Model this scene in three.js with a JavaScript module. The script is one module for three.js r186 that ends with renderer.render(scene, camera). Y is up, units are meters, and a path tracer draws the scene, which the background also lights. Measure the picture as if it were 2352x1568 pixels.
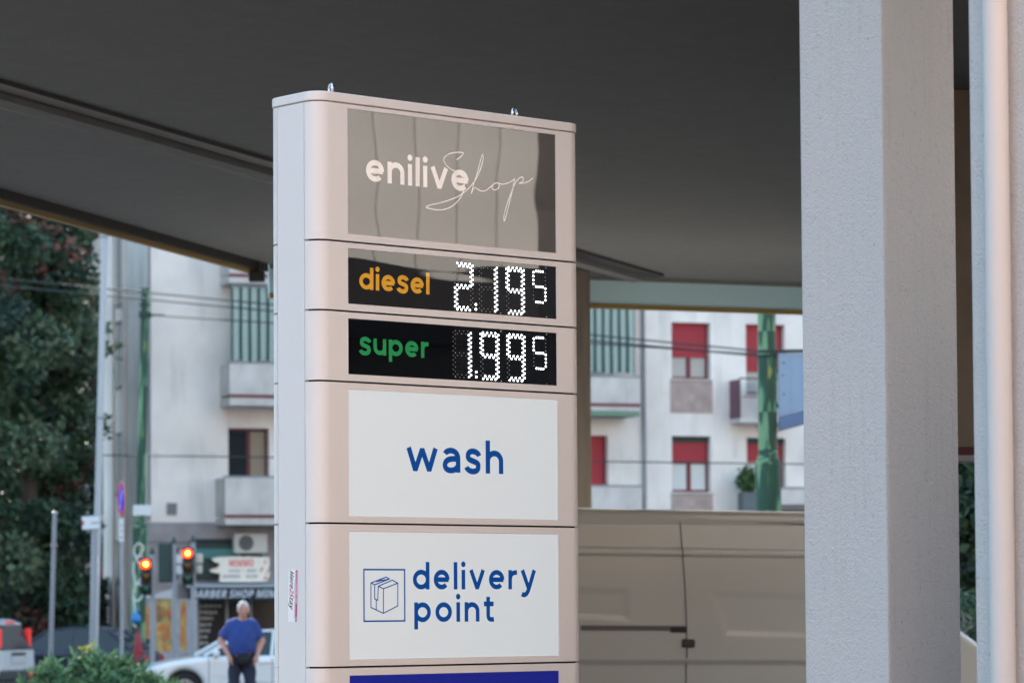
import * as THREE from 'three';
import { mergeGeometries, mergeVertices } from 'three/addons/utils/BufferGeometryUtils.js';
import { RoundedBoxGeometry } from 'three/addons/geometries/RoundedBoxGeometry.js';
import { MarchingCubes } from 'three/addons/objects/MarchingCubes.js';
import { RectAreaLightUniformsLib } from 'three/addons/lights/RectAreaLightUniformsLib.js';
RectAreaLightUniformsLib.init();

// ---------------------------------------------------------------- camera, sky, sun, exposure
const scene = new THREE.Scene();
const F = 7200, PITCH = 0.042952, ROLL = 0.006109, PPY = 1083, CAMH = 1.62;      // in a 2352 x 1568 frame
const camera = new THREE.PerspectiveCamera(2 * Math.atan(784 / F) * 180 / Math.PI, 1.5, 0.2, 900);
camera.position.set(0, CAMH, 0);
camera.rotation.set(PITCH, 0, -ROLL, 'YXZ');
camera.setViewOffset(2352, 1568, 0, 784 - PPY, 2352, 1568);
camera.focus = 12.75; camera.userData.fStop = 5.2;
const renderer = new THREE.WebGLRenderer({ antialias: true });
renderer.toneMapping = THREE.LinearToneMapping;
renderer.toneMappingExposure = 3.25;
renderer.shadowMap.enabled = true;

{ // a clear late-afternoon sky, the same all the way round
  const W = 256, H = 128, d = new Float32Array(W * H * 4);
  const hor = [0.67, 0.79, 0.85], zen = [0.165, 0.34, 0.54];
  for (let r = 0; r < H; r++) {
    const e = ((r + 0.5) / H - 0.5) * Math.PI, k = Math.pow(Math.max(0, Math.sin(e)), 0.5);
    for (let c = 0; c < W; c++) for (let i = 0; i < 4; i++)
      d[(r * W + c) * 4 + i] = i === 3 ? 1 : hor[i] + (zen[i] - hor[i]) * k;
  }
  const t = new THREE.DataTexture(d, W, H, THREE.RGBAFormat, THREE.FloatType);
  t.mapping = THREE.EquirectangularReflectionMapping; t.magFilter = THREE.LinearFilter; t.needsUpdate = true;
  scene.background = t; scene.environment = t;
}
const sun = new THREE.DirectionalLight(new THREE.Color(1, 0.85, 0.71), 5);
const SUNEL = 25 * Math.PI / 180;
sun.position.set(-0.3 * Math.cos(SUNEL) * 120, Math.sin(SUNEL) * 120, -0.954 * Math.cos(SUNEL) * 120 - 20);
sun.target.position.set(0, 0, -20); scene.add(sun, sun.target); sun.name = 'sun';
sun.castShadow = true; sun.shadow.mapSize.set(4096, 4096);
Object.assign(sun.shadow.camera, { left: -90, right: 90, top: 90, bottom: -90, near: 1, far: 320 });

// ---------------------------------------------------------------- helpers
let seed = 7;
const rnd = () => { seed = (seed * 1664525 + 1013904223) >>> 0; return seed / 4294967296; };
const rr = (a, b) => a + (b - a) * rnd();
const V = (x, y, z) => new THREE.Vector3(x, y, z);
const RAD = Math.PI / 180;
function ray(x, y) {            // a pixel of the 2352 frame -> direction with depth 1
  const a = x - 1176, b = y - PPY, c = Math.cos(ROLL), s = Math.sin(ROLL);
  const u = (c * a - s * b) / F, v = (s * a + c * b) / F, cp = Math.cos(PITCH), sp = Math.sin(PITCH);
  const Y = -cp * v + sp, Z = cp + sp * v;
  return V(u / Z, Y / Z, -1);
}
const P = (x, y, Z) => ray(x, y).multiplyScalar(Z).add(V(0, CAMH, 0));
function onPlane(x, y, o, n) { const r = ray(x, y), c = V(0, CAMH, 0); return r.multiplyScalar(o.clone().sub(c).dot(n) / r.dot(n)).add(c); }
const used = {};
const numbered = (n) => { const k = used[n] = (used[n] ?? -1) + 1; return k ? n + '_' + String(k).padStart(3, '0') : n; };
function thing(name, label, category, pos = [0, 0, 0], ry = 0, group) {
  const g = new THREE.Group(); g.name = numbered(name); g.position.set(...pos); g.rotation.y = ry;
  g.userData = { label, category }; if (group) g.userData.group = group; scene.add(g); g.updateMatrixWorld(true); return g;
}
function part(parent, name, geo, mat, label) {
  const m = new THREE.Mesh(Array.isArray(geo) ? merge(geo) : geo, mat); m.name = name; m.castShadow = m.receiveShadow = true;
  if (label) m.userData.label = label; parent.add(m); return m;
}
function solo(name, geo, mat, label, category, group) {
  const m = new THREE.Mesh(Array.isArray(geo) ? merge(geo) : geo, mat); m.name = numbered(name); m.castShadow = m.receiveShadow = true;
  m.userData = { label, category }; if (group) m.userData.group = group; scene.add(m); return m;
}
function structure(name, geo, mat) { const m = new THREE.Mesh(geo, mat); m.name = name; m.receiveShadow = m.castShadow = true; m.userData.kind = 'structure'; scene.add(m); return m; }
function merge(list) {
  return mergeGeometries(list.map((g) => {
    let q = g.index ? g.toNonIndexed() : g;
    for (const k of Object.keys(q.attributes)) if (!['position', 'normal', 'uv', 'color'].includes(k)) q.deleteAttribute(k);
    if (!q.attributes.uv) q.setAttribute('uv', new THREE.BufferAttribute(new Float32Array(q.attributes.position.count * 2), 2));
    if (q === g) q = g.clone(); q.morphAttributes = {}; return q;
  }));
}
function box(w, h, d, x = 0, y = 0, z = 0) {     // centred box, uv in metres
  const g = new THREE.BoxGeometry(w, h, d), uv = g.attributes.uv, s = [[d, h], [d, h], [w, d], [w, d], [w, h], [w, h]];
  for (let i = 0; i < 24; i++) uv.setXY(i, uv.getX(i) * s[i >> 2][0], uv.getY(i) * s[i >> 2][1]);
  return g.translate(x, y, z);
}
const bx = (x0, x1, y0, y1, z0, z1) => box(x1 - x0, y1 - y0, z1 - z0, (x0 + x1) / 2, (y0 + y1) / 2, (z0 + z1) / 2);
const rbox = (w, h, d, r, x = 0, y = 0, z = 0) => new RoundedBoxGeometry(w, h, d, 3, r).translate(x, y, z);
const cyl = (r0, r1, h, n = 20) => new THREE.CylinderGeometry(r1, r0, h, n);
function rod(a, b, r0, r1 = r0, n = 12) {
  const d = b.clone().sub(a), g = new THREE.CylinderGeometry(r1, r0, d.length(), n);
  g.applyQuaternion(new THREE.Quaternion().setFromUnitVectors(V(0, 1, 0), d.clone().normalize()));
  return g.translate(...a.clone().add(b).multiplyScalar(0.5).toArray());
}
const shapeOf = (pts) => { const s = new THREE.Shape(); pts.forEach(([x, y], i) => i ? s.lineTo(x, y) : s.moveTo(x, y)); return s; };
const holeOf = (x0, x1, y0, y1) => { const p = new THREE.Path(); p.moveTo(x0, y0); p.lineTo(x0, y1); p.lineTo(x1, y1); p.lineTo(x1, y0); p.lineTo(x0, y0); return p; };
const extr = (s, depth, bevel = 0, seg = 2, cs = 12) => new THREE.ExtrudeGeometry(s, { depth, bevelEnabled: bevel > 0, bevelThickness: bevel, bevelSize: bevel, bevelOffset: -bevel, bevelSegments: seg, curveSegments: cs });
function roundRect(w, h, r, x = 0, y = 0) {
  const s = new THREE.Shape(), a = x - w / 2, b = y - h / 2;
  s.moveTo(a + r, b); s.lineTo(a + w - r, b); s.absarc(a + w - r, b + r, r, -Math.PI / 2, 0); s.lineTo(a + w, b + h - r); s.absarc(a + w - r, b + h - r, r, 0, Math.PI / 2);
  s.lineTo(a + r, b + h); s.absarc(a + r, b + h - r, r, Math.PI / 2, Math.PI); s.lineTo(a, b + r); s.absarc(a + r, b + r, r, Math.PI, 1.5 * Math.PI); return s;
}
// --- noise and textures
const hash = (x, y, s) => { let h = Math.imul(x, 374761393) ^ Math.imul(y, 668265263) ^ Math.imul(s, 1274126177); h = Math.imul(h ^ (h >>> 13), 1274126177); return ((h ^ (h >>> 16)) >>> 0) / 4294967296; };
function vnoise(x, y, per, s) {
  const ix = Math.floor(x), iy = Math.floor(y), fx = x - ix, fy = y - iy, u = fx * fx * (3 - 2 * fx), v = fy * fy * (3 - 2 * fy), m = (k) => ((k % per) + per) % per;
  const a = hash(m(ix), m(iy), s), b = hash(m(ix + 1), m(iy), s), c = hash(m(ix), m(iy + 1), s), d = hash(m(ix + 1), m(iy + 1), s);
  return a + (b - a) * u + (c - a) * v + (a - b - c + d) * u * v;
}
const fbm = (x, y, per, oct, s) => { let r = 0, a = 0.5, t = 0; for (let i = 0; i < oct; i++) { r += a * vnoise(x * (1 << i), y * (1 << i), per * (1 << i), s + i); t += a; a *= 0.5; } return r / t; };
function dataTex(n, fn, srgb) {
  const d = new Uint8Array(n * n * 4);
  for (let y = 0; y < n; y++) for (let x = 0; x < n; x++) { const c = fn(x / n, y / n), o = (y * n + x) * 4; for (let i = 0; i < 3; i++) d[o + i] = Math.max(0, Math.min(255, (Array.isArray(c) ? c[i] : c) * 255)); d[o + 3] = 255; }
  const t = new THREE.DataTexture(d, n, n); t.wrapS = t.wrapT = THREE.RepeatWrapping; t.magFilter = THREE.LinearFilter; t.minFilter = THREE.LinearMipmapLinearFilter; t.generateMipmaps = true;
  if (srgb) t.colorSpace = THREE.SRGBColorSpace; t.needsUpdate = true; return t;
}
const rep = (t, k) => { const c = t.clone(); c.repeat.set(k, k); c.needsUpdate = true; return c; };
const grainTex = dataTex(512, (u, v) => { const b = fbm(u * 46, v * 40, 46, 3, 3), p = vnoise(u * 90, v * 60, 90, 9); return 0.62 * b + 0.38 * p; });
const mottleTex = dataTex(256, (u, v) => 0.80 + 0.2 * fbm(u * 8, v * 8, 8, 5, 21), true);
const fineTex = dataTex(256, (u, v) => 0.86 + 0.14 * (0.5 * hash(u * 256 | 0, v * 256 | 0, 4) + 0.5 * fbm(u * 16, v * 16, 16, 3, 5)), true);
const pitTex = canvasTex(512, 1024, (c) => { c.fillStyle = '#e4e5e6'; c.fillRect(0, 0, 512, 1024); let q = 5; const f = () => (q = (q * 16807) % 2147483647) / 2147483647; for (let i = 0; i < 5200; i++) { c.fillStyle = `rgba(${90 + f() * 60 | 0},${95 + f() * 60 | 0},${95 + f() * 55 | 0},${0.05 + 0.22 * f() * f()})`; c.beginPath(); c.ellipse(f() * 512, f() * 1024, 0.6 + 2.2 * f() * f(), 0.8 + 4.5 * f() * f(), (f() - 0.5) * 0.4, 0, 7); c.fill(); } for (let i = 0; i < 60; i++) { const x = f() * 512, y = f() * 1024, h = 60 + f() * 200; c.fillStyle = 'rgba(120,116,108,0.035)'; c.fillRect(x, y, 2 + f() * 7, h); } }); pitTex.wrapS = pitTex.wrapT = THREE.RepeatWrapping;
const stainTex = dataTex(512, (u, v) => { const a = fbm(u * 5, v * 5, 5, 5, 31), b = fbm(u * 24, v * 3, 24, 3, 40); const k = 0.84 + 0.17 * a - 0.22 * Math.max(0, b - 0.58); return [k * 1.02, k, k * 0.985]; }, true);
function M(color, roughness = 0.6, o = {}) {
  const m = new (o.physical || o.clearcoat || o.ior || o.transmission ? THREE.MeshPhysicalMaterial : THREE.MeshStandardMaterial)({ roughness });
  Array.isArray(color) ? m.color.setRGB(...color) : m.color.set(color);
  const { physical, ...r } = o; Object.assign(m, r); return m;
}
function canvasTex(w, h, draw) {
  const c = document.createElement('canvas'); c.width = w; c.height = h; const x = c.getContext('2d'); draw(x, w, h);
  const t = new THREE.CanvasTexture(c); t.colorSpace = THREE.SRGBColorSpace; t.anisotropy = 8; return t;
}

// --- a small round stroke alphabet for the printed panels (x-height 1)
const ring = (c, cx, w, h, a0, a1) => c.ellipse(cx, 0.5, w / 2 - h, 0.5 - h, 0, a0, a1, false);
const arch = (c, w, h) => { c.ellipse(w / 2, 0.54, w / 2 - h, 0.46 - h, 0, Math.PI, 0, true); };
const GL = {
  e: [1.05, (c, h) => { c.moveTo(h, 0.5); c.lineTo(1.05 - h * 0.5, 0.5); c.moveTo(1.05 - h, 0.5); ring(c, 0.525, 1.05, h, 0, 5.5); }],
  o: [1.09, (c, h) => { c.moveTo(1.09 - h, 0.5); ring(c, 0.545, 1.09, h, 0, 6.2832); }],
  n: [1.0, (c, h) => { c.moveTo(h, 0); c.lineTo(h, 1); c.moveTo(h, 0.5); arch(c, 1, h); c.lineTo(1 - h, 0); }],
  h: [1.0, (c, h, A) => { c.moveTo(h, 0); c.lineTo(h, A); c.moveTo(h, 0.5); arch(c, 1, h); c.lineTo(1 - h, 0); }],
  u: [1.0, (c, h) => { c.moveTo(1 - h, 0); c.lineTo(1 - h, 1); c.moveTo(1 - h, 0.46); c.ellipse(0.5, 0.46, 0.5 - h, 0.46 - h, 0, 0, Math.PI, true); c.lineTo(h, 1); }],
  i: [0.0, (c, h) => { c.moveTo(h, 0); c.lineTo(h, 1); }], l: [0.0, (c, h, A) => { c.moveTo(h, 0); c.lineTo(h, A); }],
  d: [1.09, (c, h, A) => { c.moveTo(1.09 - h, 0); c.lineTo(1.09 - h, A); c.moveTo(1.09 - h, 0.5); ring(c, 0.545, 1.09, h, 0, 6.2832); }],
  p: [1.09, (c, h) => { c.moveTo(h, -0.37); c.lineTo(h, 1); c.moveTo(1.09 - h, 0.5); ring(c, 0.545, 1.09, h, 0, 6.2832); }],
  r: [0.58, (c, h) => { c.moveTo(h, 0); c.lineTo(h, 1); c.moveTo(h, 0.45); c.bezierCurveTo(h, 0.82, 0.3, 1 - h * 1.05, 0.6, 1 - h); }],
  s: [0.87, (c, h) => { c.moveTo(0.78, 0.74); c.bezierCurveTo(0.68, 1.0, 0.13, 1.0, h + 0.03, 0.73); c.bezierCurveTo(0.1, 0.46, 0.8, 0.56, 0.85 - h, 0.28); c.bezierCurveTo(0.74, 0.0, 0.18, 0.0, 0.06, 0.25); }],
  v: [1.05, (c, h) => { c.moveTo(h * 0.9, 1); c.lineTo(0.525, h * 0.42); c.lineTo(1.05 - h * 0.9, 1); }],
  w: [1.7, (c, h) => { c.moveTo(h * 0.9, 1); c.lineTo(0.47, h * 0.42); c.lineTo(0.85, 1 - h * 0.45); c.lineTo(1.23, h * 0.42); c.lineTo(1.7 - h * 0.9, 1); }],
  y: [1.05, (c, h) => { c.moveTo(h * 0.9, 1); c.lineTo(0.55, 0.02); c.moveTo(1.05 - h * 0.9, 1); c.lineTo(0.56, 0.04); c.bezierCurveTo(0.44, -0.24, 0.3, -0.36, 0.06, -0.25); }],
  a: [0.98, (c, h) => { c.moveTo(0.13, 0.79); c.bezierCurveTo(0.26, 1.0, 0.94 - h, 1.0, 0.98 - h, 0.62); c.lineTo(0.98 - h, 0); c.moveTo(0.98 - h, 0.58); c.bezierCurveTo(0.26, 0.62, h, 0.46, h, 0.29); c.bezierCurveTo(h + 0.02, 0.0, 0.78, 0.02, 0.98 - h, 0.32); }],
  t: [0.7, (c, h) => { c.moveTo(0.29, 1.27); c.lineTo(0.29, 0.34); c.bezierCurveTo(0.29, 0.1, 0.46, h * 0.6, 0.68, 0.12); c.moveTo(0, 0.91); c.lineTo(0.66, 0.91); }],
};
function strokeText(c, text, x0, x1, base, xh, weight, asc, color) {   // in the current y-up metre space
  const w = weight / xh, h = w / 2, widths = [...text].map((k) => GL[k][0] || w), sum = widths.reduce((a, b) => a + b, 0);
  const gap = text.length > 1 ? ((x1 - x0) / xh - sum) / (text.length - 1) : 0;
  c.save(); c.translate(x0, base); c.scale(xh, xh); c.lineWidth = w; c.lineCap = 'butt'; c.lineJoin = 'bevel'; c.strokeStyle = c.fillStyle = color;
  [...text].forEach((k, i) => {
    c.beginPath(); GL[k][1](c, h, asc / xh); c.stroke();
    if (k === 'i') { c.beginPath(); c.arc(h, 1.29, w * 0.6, 0, 7); c.fill(); }
    c.translate(widths[i] + gap, 0);
  });
  c.restore();
}
function panelTex(y0, y1, bg, draw, pxw = 1400) {      // a print of a 1.1 m wide panel, drawn in metres
  const k = pxw / 1.1, h = Math.round((y1 - y0) * k);
  return canvasTex(pxw, h, (c) => { c.fillStyle = bg; c.fillRect(0, 0, pxw, h); c.setTransform(k, 0, 0, -k, 0, y1 * k); draw(c); });
}

// ---------------------------------------------------------------- materials
const mat = {
  aluminium: M([0.76, 0.755, 0.75], 0.42, { ior: 1.45 }), dark: M([0.012, 0.012, 0.013], 0.7), steel: M([0.72, 0.74, 0.76], 0.22, { metalness: 1 }),
  stucco: M([0.66, 0.67, 0.675], 0.85, { map: (() => { const t = pitTex.clone(); t.repeat.set(1.3, 0.65); return t; })(), bumpMap: rep(grainTex, 3.8), bumpScale: 0.0034 }),
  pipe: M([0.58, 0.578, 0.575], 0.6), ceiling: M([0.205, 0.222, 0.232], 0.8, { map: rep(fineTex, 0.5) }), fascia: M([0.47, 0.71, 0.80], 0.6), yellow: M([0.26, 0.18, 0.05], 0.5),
  black: M([0.02, 0.02, 0.022], 0.5), column: M([0.22, 0.19, 0.16], 0.8, { map: rep(mottleTex, 1) }), tan: M([0.42, 0.32, 0.23], 0.85, { map: rep(mottleTex, 0.5) }),
  plaster: M([0.90, 0.86, 0.83], 0.9, { map: rep(stainTex, 0.17) }), stone: M([0.36, 0.33, 0.33], 0.9, { map: rep(mottleTex, 0.4) }),
  white: M([0.66, 0.64, 0.63], 0.85, { map: rep(stainTex, 0.4) }), maroon: M([0.16, 0.04, 0.045], 0.7), red: M([0.42, 0.035, 0.05], 0.65), redFrame: M([0.15, 0.013, 0.022], 0.55), pink: M([0.52, 0.40, 0.36], 0.9, { map: rep(mottleTex, 0.6) }),
  glass: M([0.02, 0.025, 0.03], 0.06, { ior: 1.5 }), curtain: M([0.55, 0.56, 0.56], 0.9), greenDark: M([0.012, 0.032, 0.029], 0.6), asphalt: M([0.075, 0.075, 0.078], 0.92, { map: rep(mottleTex, 0.2) }),
  galv: M([0.30, 0.33, 0.36], 0.55, { metalness: 0.3, map: rep(mottleTex, 0.8) }), tyre: M([0.015, 0.015, 0.016], 0.85), rim: M([0.4, 0.41, 0.42], 0.35, { metalness: 0.7 }),
  whitePaint: M([0.66, 0.68, 0.70], 0.3, { clearcoat: 0.8, clearcoatRoughness: 0.08 }), tail: M([0.35, 0.012, 0.015], 0.25), plastic: M([0.03, 0.03, 0.033], 0.6),
  bark: M([0.07, 0.055, 0.045], 0.95), kerb: M([0.32, 0.31, 0.30], 0.9, { map: rep(mottleTex, 0.7) }), blueSteel: M([0.24, 0.36, 0.52], 0.5), blueDark: M([0.09, 0.16, 0.30], 0.5),
};

// ---------------------------------------------------------------- ground
const groundY = (Z) => Z < 49 ? 0 : Z < 60 ? -0.2 * (Z - 49) / 11 : -0.2;
{
  const xs = [-400, -60, -20, 0, 20, 60, 400], zs = [200, 40, 0, -10, -20, -30, -40, -49, -60, -70, -80, -100, -140, -500], pos = [], uv = [], ix = [];
  for (const z of zs) for (const x of xs) { pos.push(x, groundY(-z), z); uv.push(x, z); }
  for (let j = 0; j < zs.length - 1; j++) for (let i = 0; i < xs.length - 1; i++) { const a = j * xs.length + i, b = a + xs.length; ix.push(a, b + 1, b, a, a + 1, b + 1); }
  const g = new THREE.BufferGeometry(); g.setAttribute('position', new THREE.Float32BufferAttribute(pos, 3)); g.setAttribute('uv', new THREE.Float32BufferAttribute(uv, 2)); g.setIndex(ix); g.computeVertexNormals();
  structure('ground', g, mat.asphalt);
  structure('forecourt', bx(-14, 12, 0.004, 0.012, -44, 30), M([0.064, 0.068, 0.072], 0.9, { map: rep(mottleTex, 0.25) }));
  structure('pavement', bx(-30, 40, -0.2 + 0.001, -0.06, -81, -77.6), mat.kerb);
}

// ---------------------------------------------------------------- canopy over the forecourt
{
  const c = thing('forecourt_canopy', 'large dark grey filling station canopy with yellow edge trim', 'canopy');
  const Y = CAMH + 3.3, poly = [[-7.42, 13.2], [-2.32, 30.0], [6.0, 33.25], [6.0, 15.5], [3.2, 15.5], [3.2, 8.4], [0.45, 8.4], [0.45, 13.2]];  // unseen near edge and lobe are shaped to keep sun off the pier
  const s = shapeOf(poly), g = extr(s, 0.5).rotateX(-Math.PI / 2).translate(0, Y, 0);
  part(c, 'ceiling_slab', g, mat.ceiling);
  const strip = (a, b, y0, y1, th) => {        // an upright strip from a to b (plan X, Z) set outside the line
    const d = V(b[0] - a[0], 0, -(b[1] - a[1])), L = d.length(), m = box(L, y1 - y0, th);
    return m.rotateY(Math.atan2(-d.z, d.x)).translate((a[0] + b[0]) / 2, (y0 + y1) / 2, -(a[1] + b[1]) / 2);
  };
  const A = [-7.42, 13.2], B = [-2.32, 30.0], C = [6.0, 33.25];
  const out = (a, b, k) => { const dx = b[0] - a[0], dz = b[1] - a[1], l = Math.hypot(dx, dz); return [[a[0] - dz / l * k, a[1] + dx / l * k], [b[0] - dz / l * k, b[1] + dx / l * k]]; };
  let [p, q] = out(B, C, 0.03); part(c, 'fascia', strip(p, q, Y - 0.28, Y + 0.5, 0.05), mat.fascia, 'pale teal fascia board along the far edge');
  part(c, 'edge_trim', strip(p, q, Y - 0.325, Y - 0.282, 0.07), mat.yellow, 'yellow trim under the fascia');
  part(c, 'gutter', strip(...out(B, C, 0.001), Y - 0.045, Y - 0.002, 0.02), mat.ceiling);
  [p, q] = out(A, B, 0.04); part(c, 'gutter', strip(p, q, Y - 0.075, Y + 0.5, 0.06), mat.black);
  [p, q] = out(A, B, 0.08); part(c, 'edge_trim', strip(p, q, Y - 0.115, Y - 0.077, 0.05), mat.yellow, 'yellow trim along the side edge');
  // the double joint that runs across the ceiling
  const a = [-4.45, 16.9], b = [1.28, 31.2], off = (k) => out(a, b, k);
  for (const k of [-0.19, 0.19]) part(c, 'ceiling_joint', strip(...off(k), Y - 0.03, Y - 0.002, 0.15), mat.black);
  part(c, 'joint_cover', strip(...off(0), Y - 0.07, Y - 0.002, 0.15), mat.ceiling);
}
{ // the lamp bracket at the canopy's corner, left of the price sign
  const f = thing('floodlight', 'small dark floodlight hung under the canopy corner beside the price sign', 'floodlight', [-2.42, CAMH + 3.3, -29.72]);
  part(f, 'bracket', bx(-0.03, 0.03, -0.1, -0.002, -0.03, 0.03), mat.black); part(f, 'housing', rbox(0.15, 0.1, 0.12, 0.015, 0, -0.15, 0), mat.black);
}
// ---------------------------------------------------------------- pillars on the right, with downpipe
const PH = 47.5 * RAD, KX = 1.1988, KZ = 10, PW = 0.363, PG = 0.352;
function pillar(label, near, dep, w) {
  // local +x runs right and away along the shaded face, +z towards the right and the camera; near = its corner towards the camera
  const t = thing('canopy_pillar', label, 'pillar', near.toArray(), Math.PI / 2 - PH);
  const g = new RoundedBoxGeometry(dep, CAMH + 3.3 - 0.002, w, 3, 0.012).translate(dep / 2, (CAMH + 3.298) / 2, -w / 2), p = g.attributes.position, n = g.attributes.normal, uv = g.attributes.uv;
  for (let i = 0; i < p.count; i++) uv.setXY(i, Math.abs(n.getX(i)) > 0.6 ? p.getZ(i) + 3.3 * dep : p.getX(i), p.getY(i));
  part(t, 'shaft', g, mat.stucco);
  return t;
}
pillar('square white stucco pillar standing between price sign and downpipe', V(KX, 0, -KZ), PW, PW);
{
  const e = P(2232, 784, 9.3), W2 = 0.62, t = pillar('wide white stucco pier with a round downpipe on its face', V(e.x + W2 * Math.cos(PH), 0, -9.3 + W2 * Math.sin(PH)), 0.6, W2);
  const d = thing('downpipe', 'round white rainwater downpipe clipped to a stucco pier', 'downpipe', t.localToWorld(V(-0.047, 0, -W2 + 0.142)).toArray(), Math.PI / 2 - PH);
  part(d, 'pipe', cyl(0.0368, 0.0368, CAMH + 3.29, 36).translate(0, (CAMH + 3.29) / 2, 0), mat.pipe);
  for (const y of [0.5, 4.4]) part(d, 'clip', [cyl(0.041, 0.041, 0.03, 36).translate(0, y, 0), bx(0.03, 0.0465, y - 0.012, y + 0.012, -0.01, 0.01)], mat.galv);
}
{ // slim column behind the price sign
  const r = P(1357, 1000, 30.6), t = thing('canopy_column', 'slim brown steel column carrying the canopy behind the price sign', 'column', [r.x - 0.19, 0, -30.6]);
  part(t, 'shaft', rbox(0.38, CAMH + 3.298, 0.3, 0.02, 0, (CAMH + 3.298) / 2, 0), mat.column);
  part(t, 'base_plate', bx(-0.26, 0.26, 0, 0.02, -0.22, 0.22), mat.galv);
}
{ // station building wall seen through the slot between the pillars
  const t = thing('station_wall', 'tan rendered wall over an opening behind the stucco pillars', 'wall', [0, 0, 0]);
  part(t, 'lintel', bx(2.35, 5.9, 2.62, CAMH + 3.295, -20.3, -20), mat.tan);
  part(t, 'trim', bx(2.35, 5.9, 2.57, 2.617, -20.32, -19.98), mat.maroon); part(t, 'trim', bx(2.35, 5.9, 2.53, 2.568, -20.31, -19.99), mat.white);
  part(t, 'jamb', bx(5.5, 5.9, 0, 2.528, -20.3, -20), mat.tan); part(t, 'jamb', bx(2.35, 2.5, 0, 2.528, -20.3, -20), mat.tan);
}

// ---------------------------------------------------------------- the price sign
const YAW = 48.903 * RAD, SX = -0.63918, SZ = 12.2567;
const sign = thing('fuel_price_sign', 'tall white fuel price totem with lit white digits and panels', 'price sign', [SX, 0, -SZ], Math.PI / 2 - YAW);
{
  const R = 0.07, x0 = -0.09, x1 = 1.18, BACK = -0.32, TOP = 3.598;
  const gaps = [3.0545, 2.7805, 2.5035, 1.9485, 1.3875, 0.80, 0.12], panels = [[3.0858, 3.5808], [2.8106, 3.0294], [2.5334, 2.7531], [1.9764, 2.4749], [1.4153, 1.9177], [0.835, 1.3545], null];
  const quarter = (cx, dir, y0, y1, front) => {       // hollow rounded corner of a module, from the flat front to the side seam
    const s = new THREE.Shape(), n = 10, T = 0.02;
    for (let i = 0; i <= n; i++) { const a = Math.PI / 2 * i / n, x = cx + dir * R * Math.sin(a), z = R * Math.cos(a); i ? s.lineTo(x, z) : s.moveTo(x, z); }
    for (let i = n; i >= 0; i--) { const a = Math.PI / 2 * i / n; s.lineTo(cx + dir * (R - T) * Math.sin(a), (R - T) * Math.cos(a)); }
    let g = extr(s, y1 - y0).rotateX(Math.PI / 2);       // (x, z) -> (x, ., z), extruded downwards
    g = g.translate(0, y1, -R); g = mergeVertices(g.deleteAttribute('uv') && g, 1e-5); g = g.toNonIndexed();
    // smooth the round outside
    const p = g.attributes.position, nn = g.attributes.normal;
    for (let i = 0; i < p.count; i++) if (Math.abs(nn.getY(i)) < 0.5) {
      const dx = p.getX(i) - cx, dz = p.getZ(i) + R, r = Math.hypot(dx, dz), facing = nn.getX(i) * dx + nn.getZ(i) * dz;
      if (r > R - 0.003 && facing > 0.9 * r * 0.98) nn.setXYZ(i, dx / r, 0, dz / r);
    }
    g.setAttribute('uv', new THREE.BufferAttribute(new Float32Array(p.count * 2), 2));
    if (!front) { g.scale(1, 1, -1).translate(0, 0, BACK); const a = g.attributes.position.array, b = g.attributes.normal.array; for (let i = 0; i < a.length; i += 9) for (const q of [a, b]) for (let k = 0; k < 3; k++) { const v = q[i + 3 + k]; q[i + 3 + k] = q[i + 6 + k]; q[i + 6 + k] = v; } }
    return g;
  };
  const frame = (y0, y1, p, z0, z1) => {
    const s = shapeOf([[x0, y0], [x1, y0], [x1, y1], [x0, y1]]); if (p) s.holes.push(holeOf(0, 1.1, p[0], p[1]));
    return extr(s, z1 - z0).translate(0, 0, z0);
  };
  let top = TOP;
  gaps.forEach((g, i) => {
    const y0 = g + 0.0038, y1 = top, p = panels[i];
    const m = part(sign, 'module_frame', [frame(y0, y1, p, -0.02, 0), quarter(x0, -1, y0, y1, true), quarter(x1, 1, y0, y1, true)], mat.aluminium);
    part(sign, 'rear_module', [frame(y0, y1, p, BACK, BACK + 0.02), quarter(x0, -1, y0, y1, false), quarter(x1, 1, y0, y1, false)], mat.aluminium);
    if (p) part(sign, 'rear_panel', bx(0.001, 1.099, p[0] + 0.001, p[1] - 0.001, BACK + 0.004, BACK + 0.016), mat.dark);
    top = g - 0.0038; m.userData.row = i;
  });
  part(sign, 'side_panel', bx(x0 - R, x0 - R + 0.02, 0.12, TOP, -0.2460, -0.0740), mat.aluminium); part(sign, 'side_panel', bx(x1 + R - 0.02, x1 + R, 0.12, TOP, -0.2460, -0.0740), mat.aluminium);
  part(sign, 'core', bx(x0 - 0.035, x1 + 0.035, 0, TOP - 0.004, -0.295, -0.025), mat.dark);
  part(sign, 'plinth', bx(x0 - 0.03, x1 + 0.03, 0, 0.115, -0.30, -0.021), mat.galv);
  const cap = extr(roundRect(x1 - x0 + 2 * R + 0.008, 0.328, R + 0.004, (x0 + x1) / 2, 0), 0.028, 0.005, 3, 16).rotateX(-Math.PI / 2).translate(0, 3.606, -0.16);
  part(sign, 'cap', cap, mat.aluminium);
  for (const [x, z, a] of [[-0.005, -0.1, 1.25], [0.962, -0.1, 0.35]]) {
    const e = part(sign, 'eye_bolt', [new THREE.TorusGeometry(0.0195, 0.0062, 12, 28).translate(0, 0.032, 0), cyl(0.012, 0.009, 0.012, 16).translate(0, 0.004, 0)], mat.steel);
    e.position.set(x, 3.638, z); e.rotation.y = a;
  }
  // printed panels
  const glossy = (t, ior = 1.9) => M([1, 1, 1], 0.01, { map: t, ior, bumpMap: waves, bumpScale: 0.0005 });
  const waves = rep(dataTex(256, (u, v) => fbm(u * 3, v * 3, 3, 2, 77)), 0.7);
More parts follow.
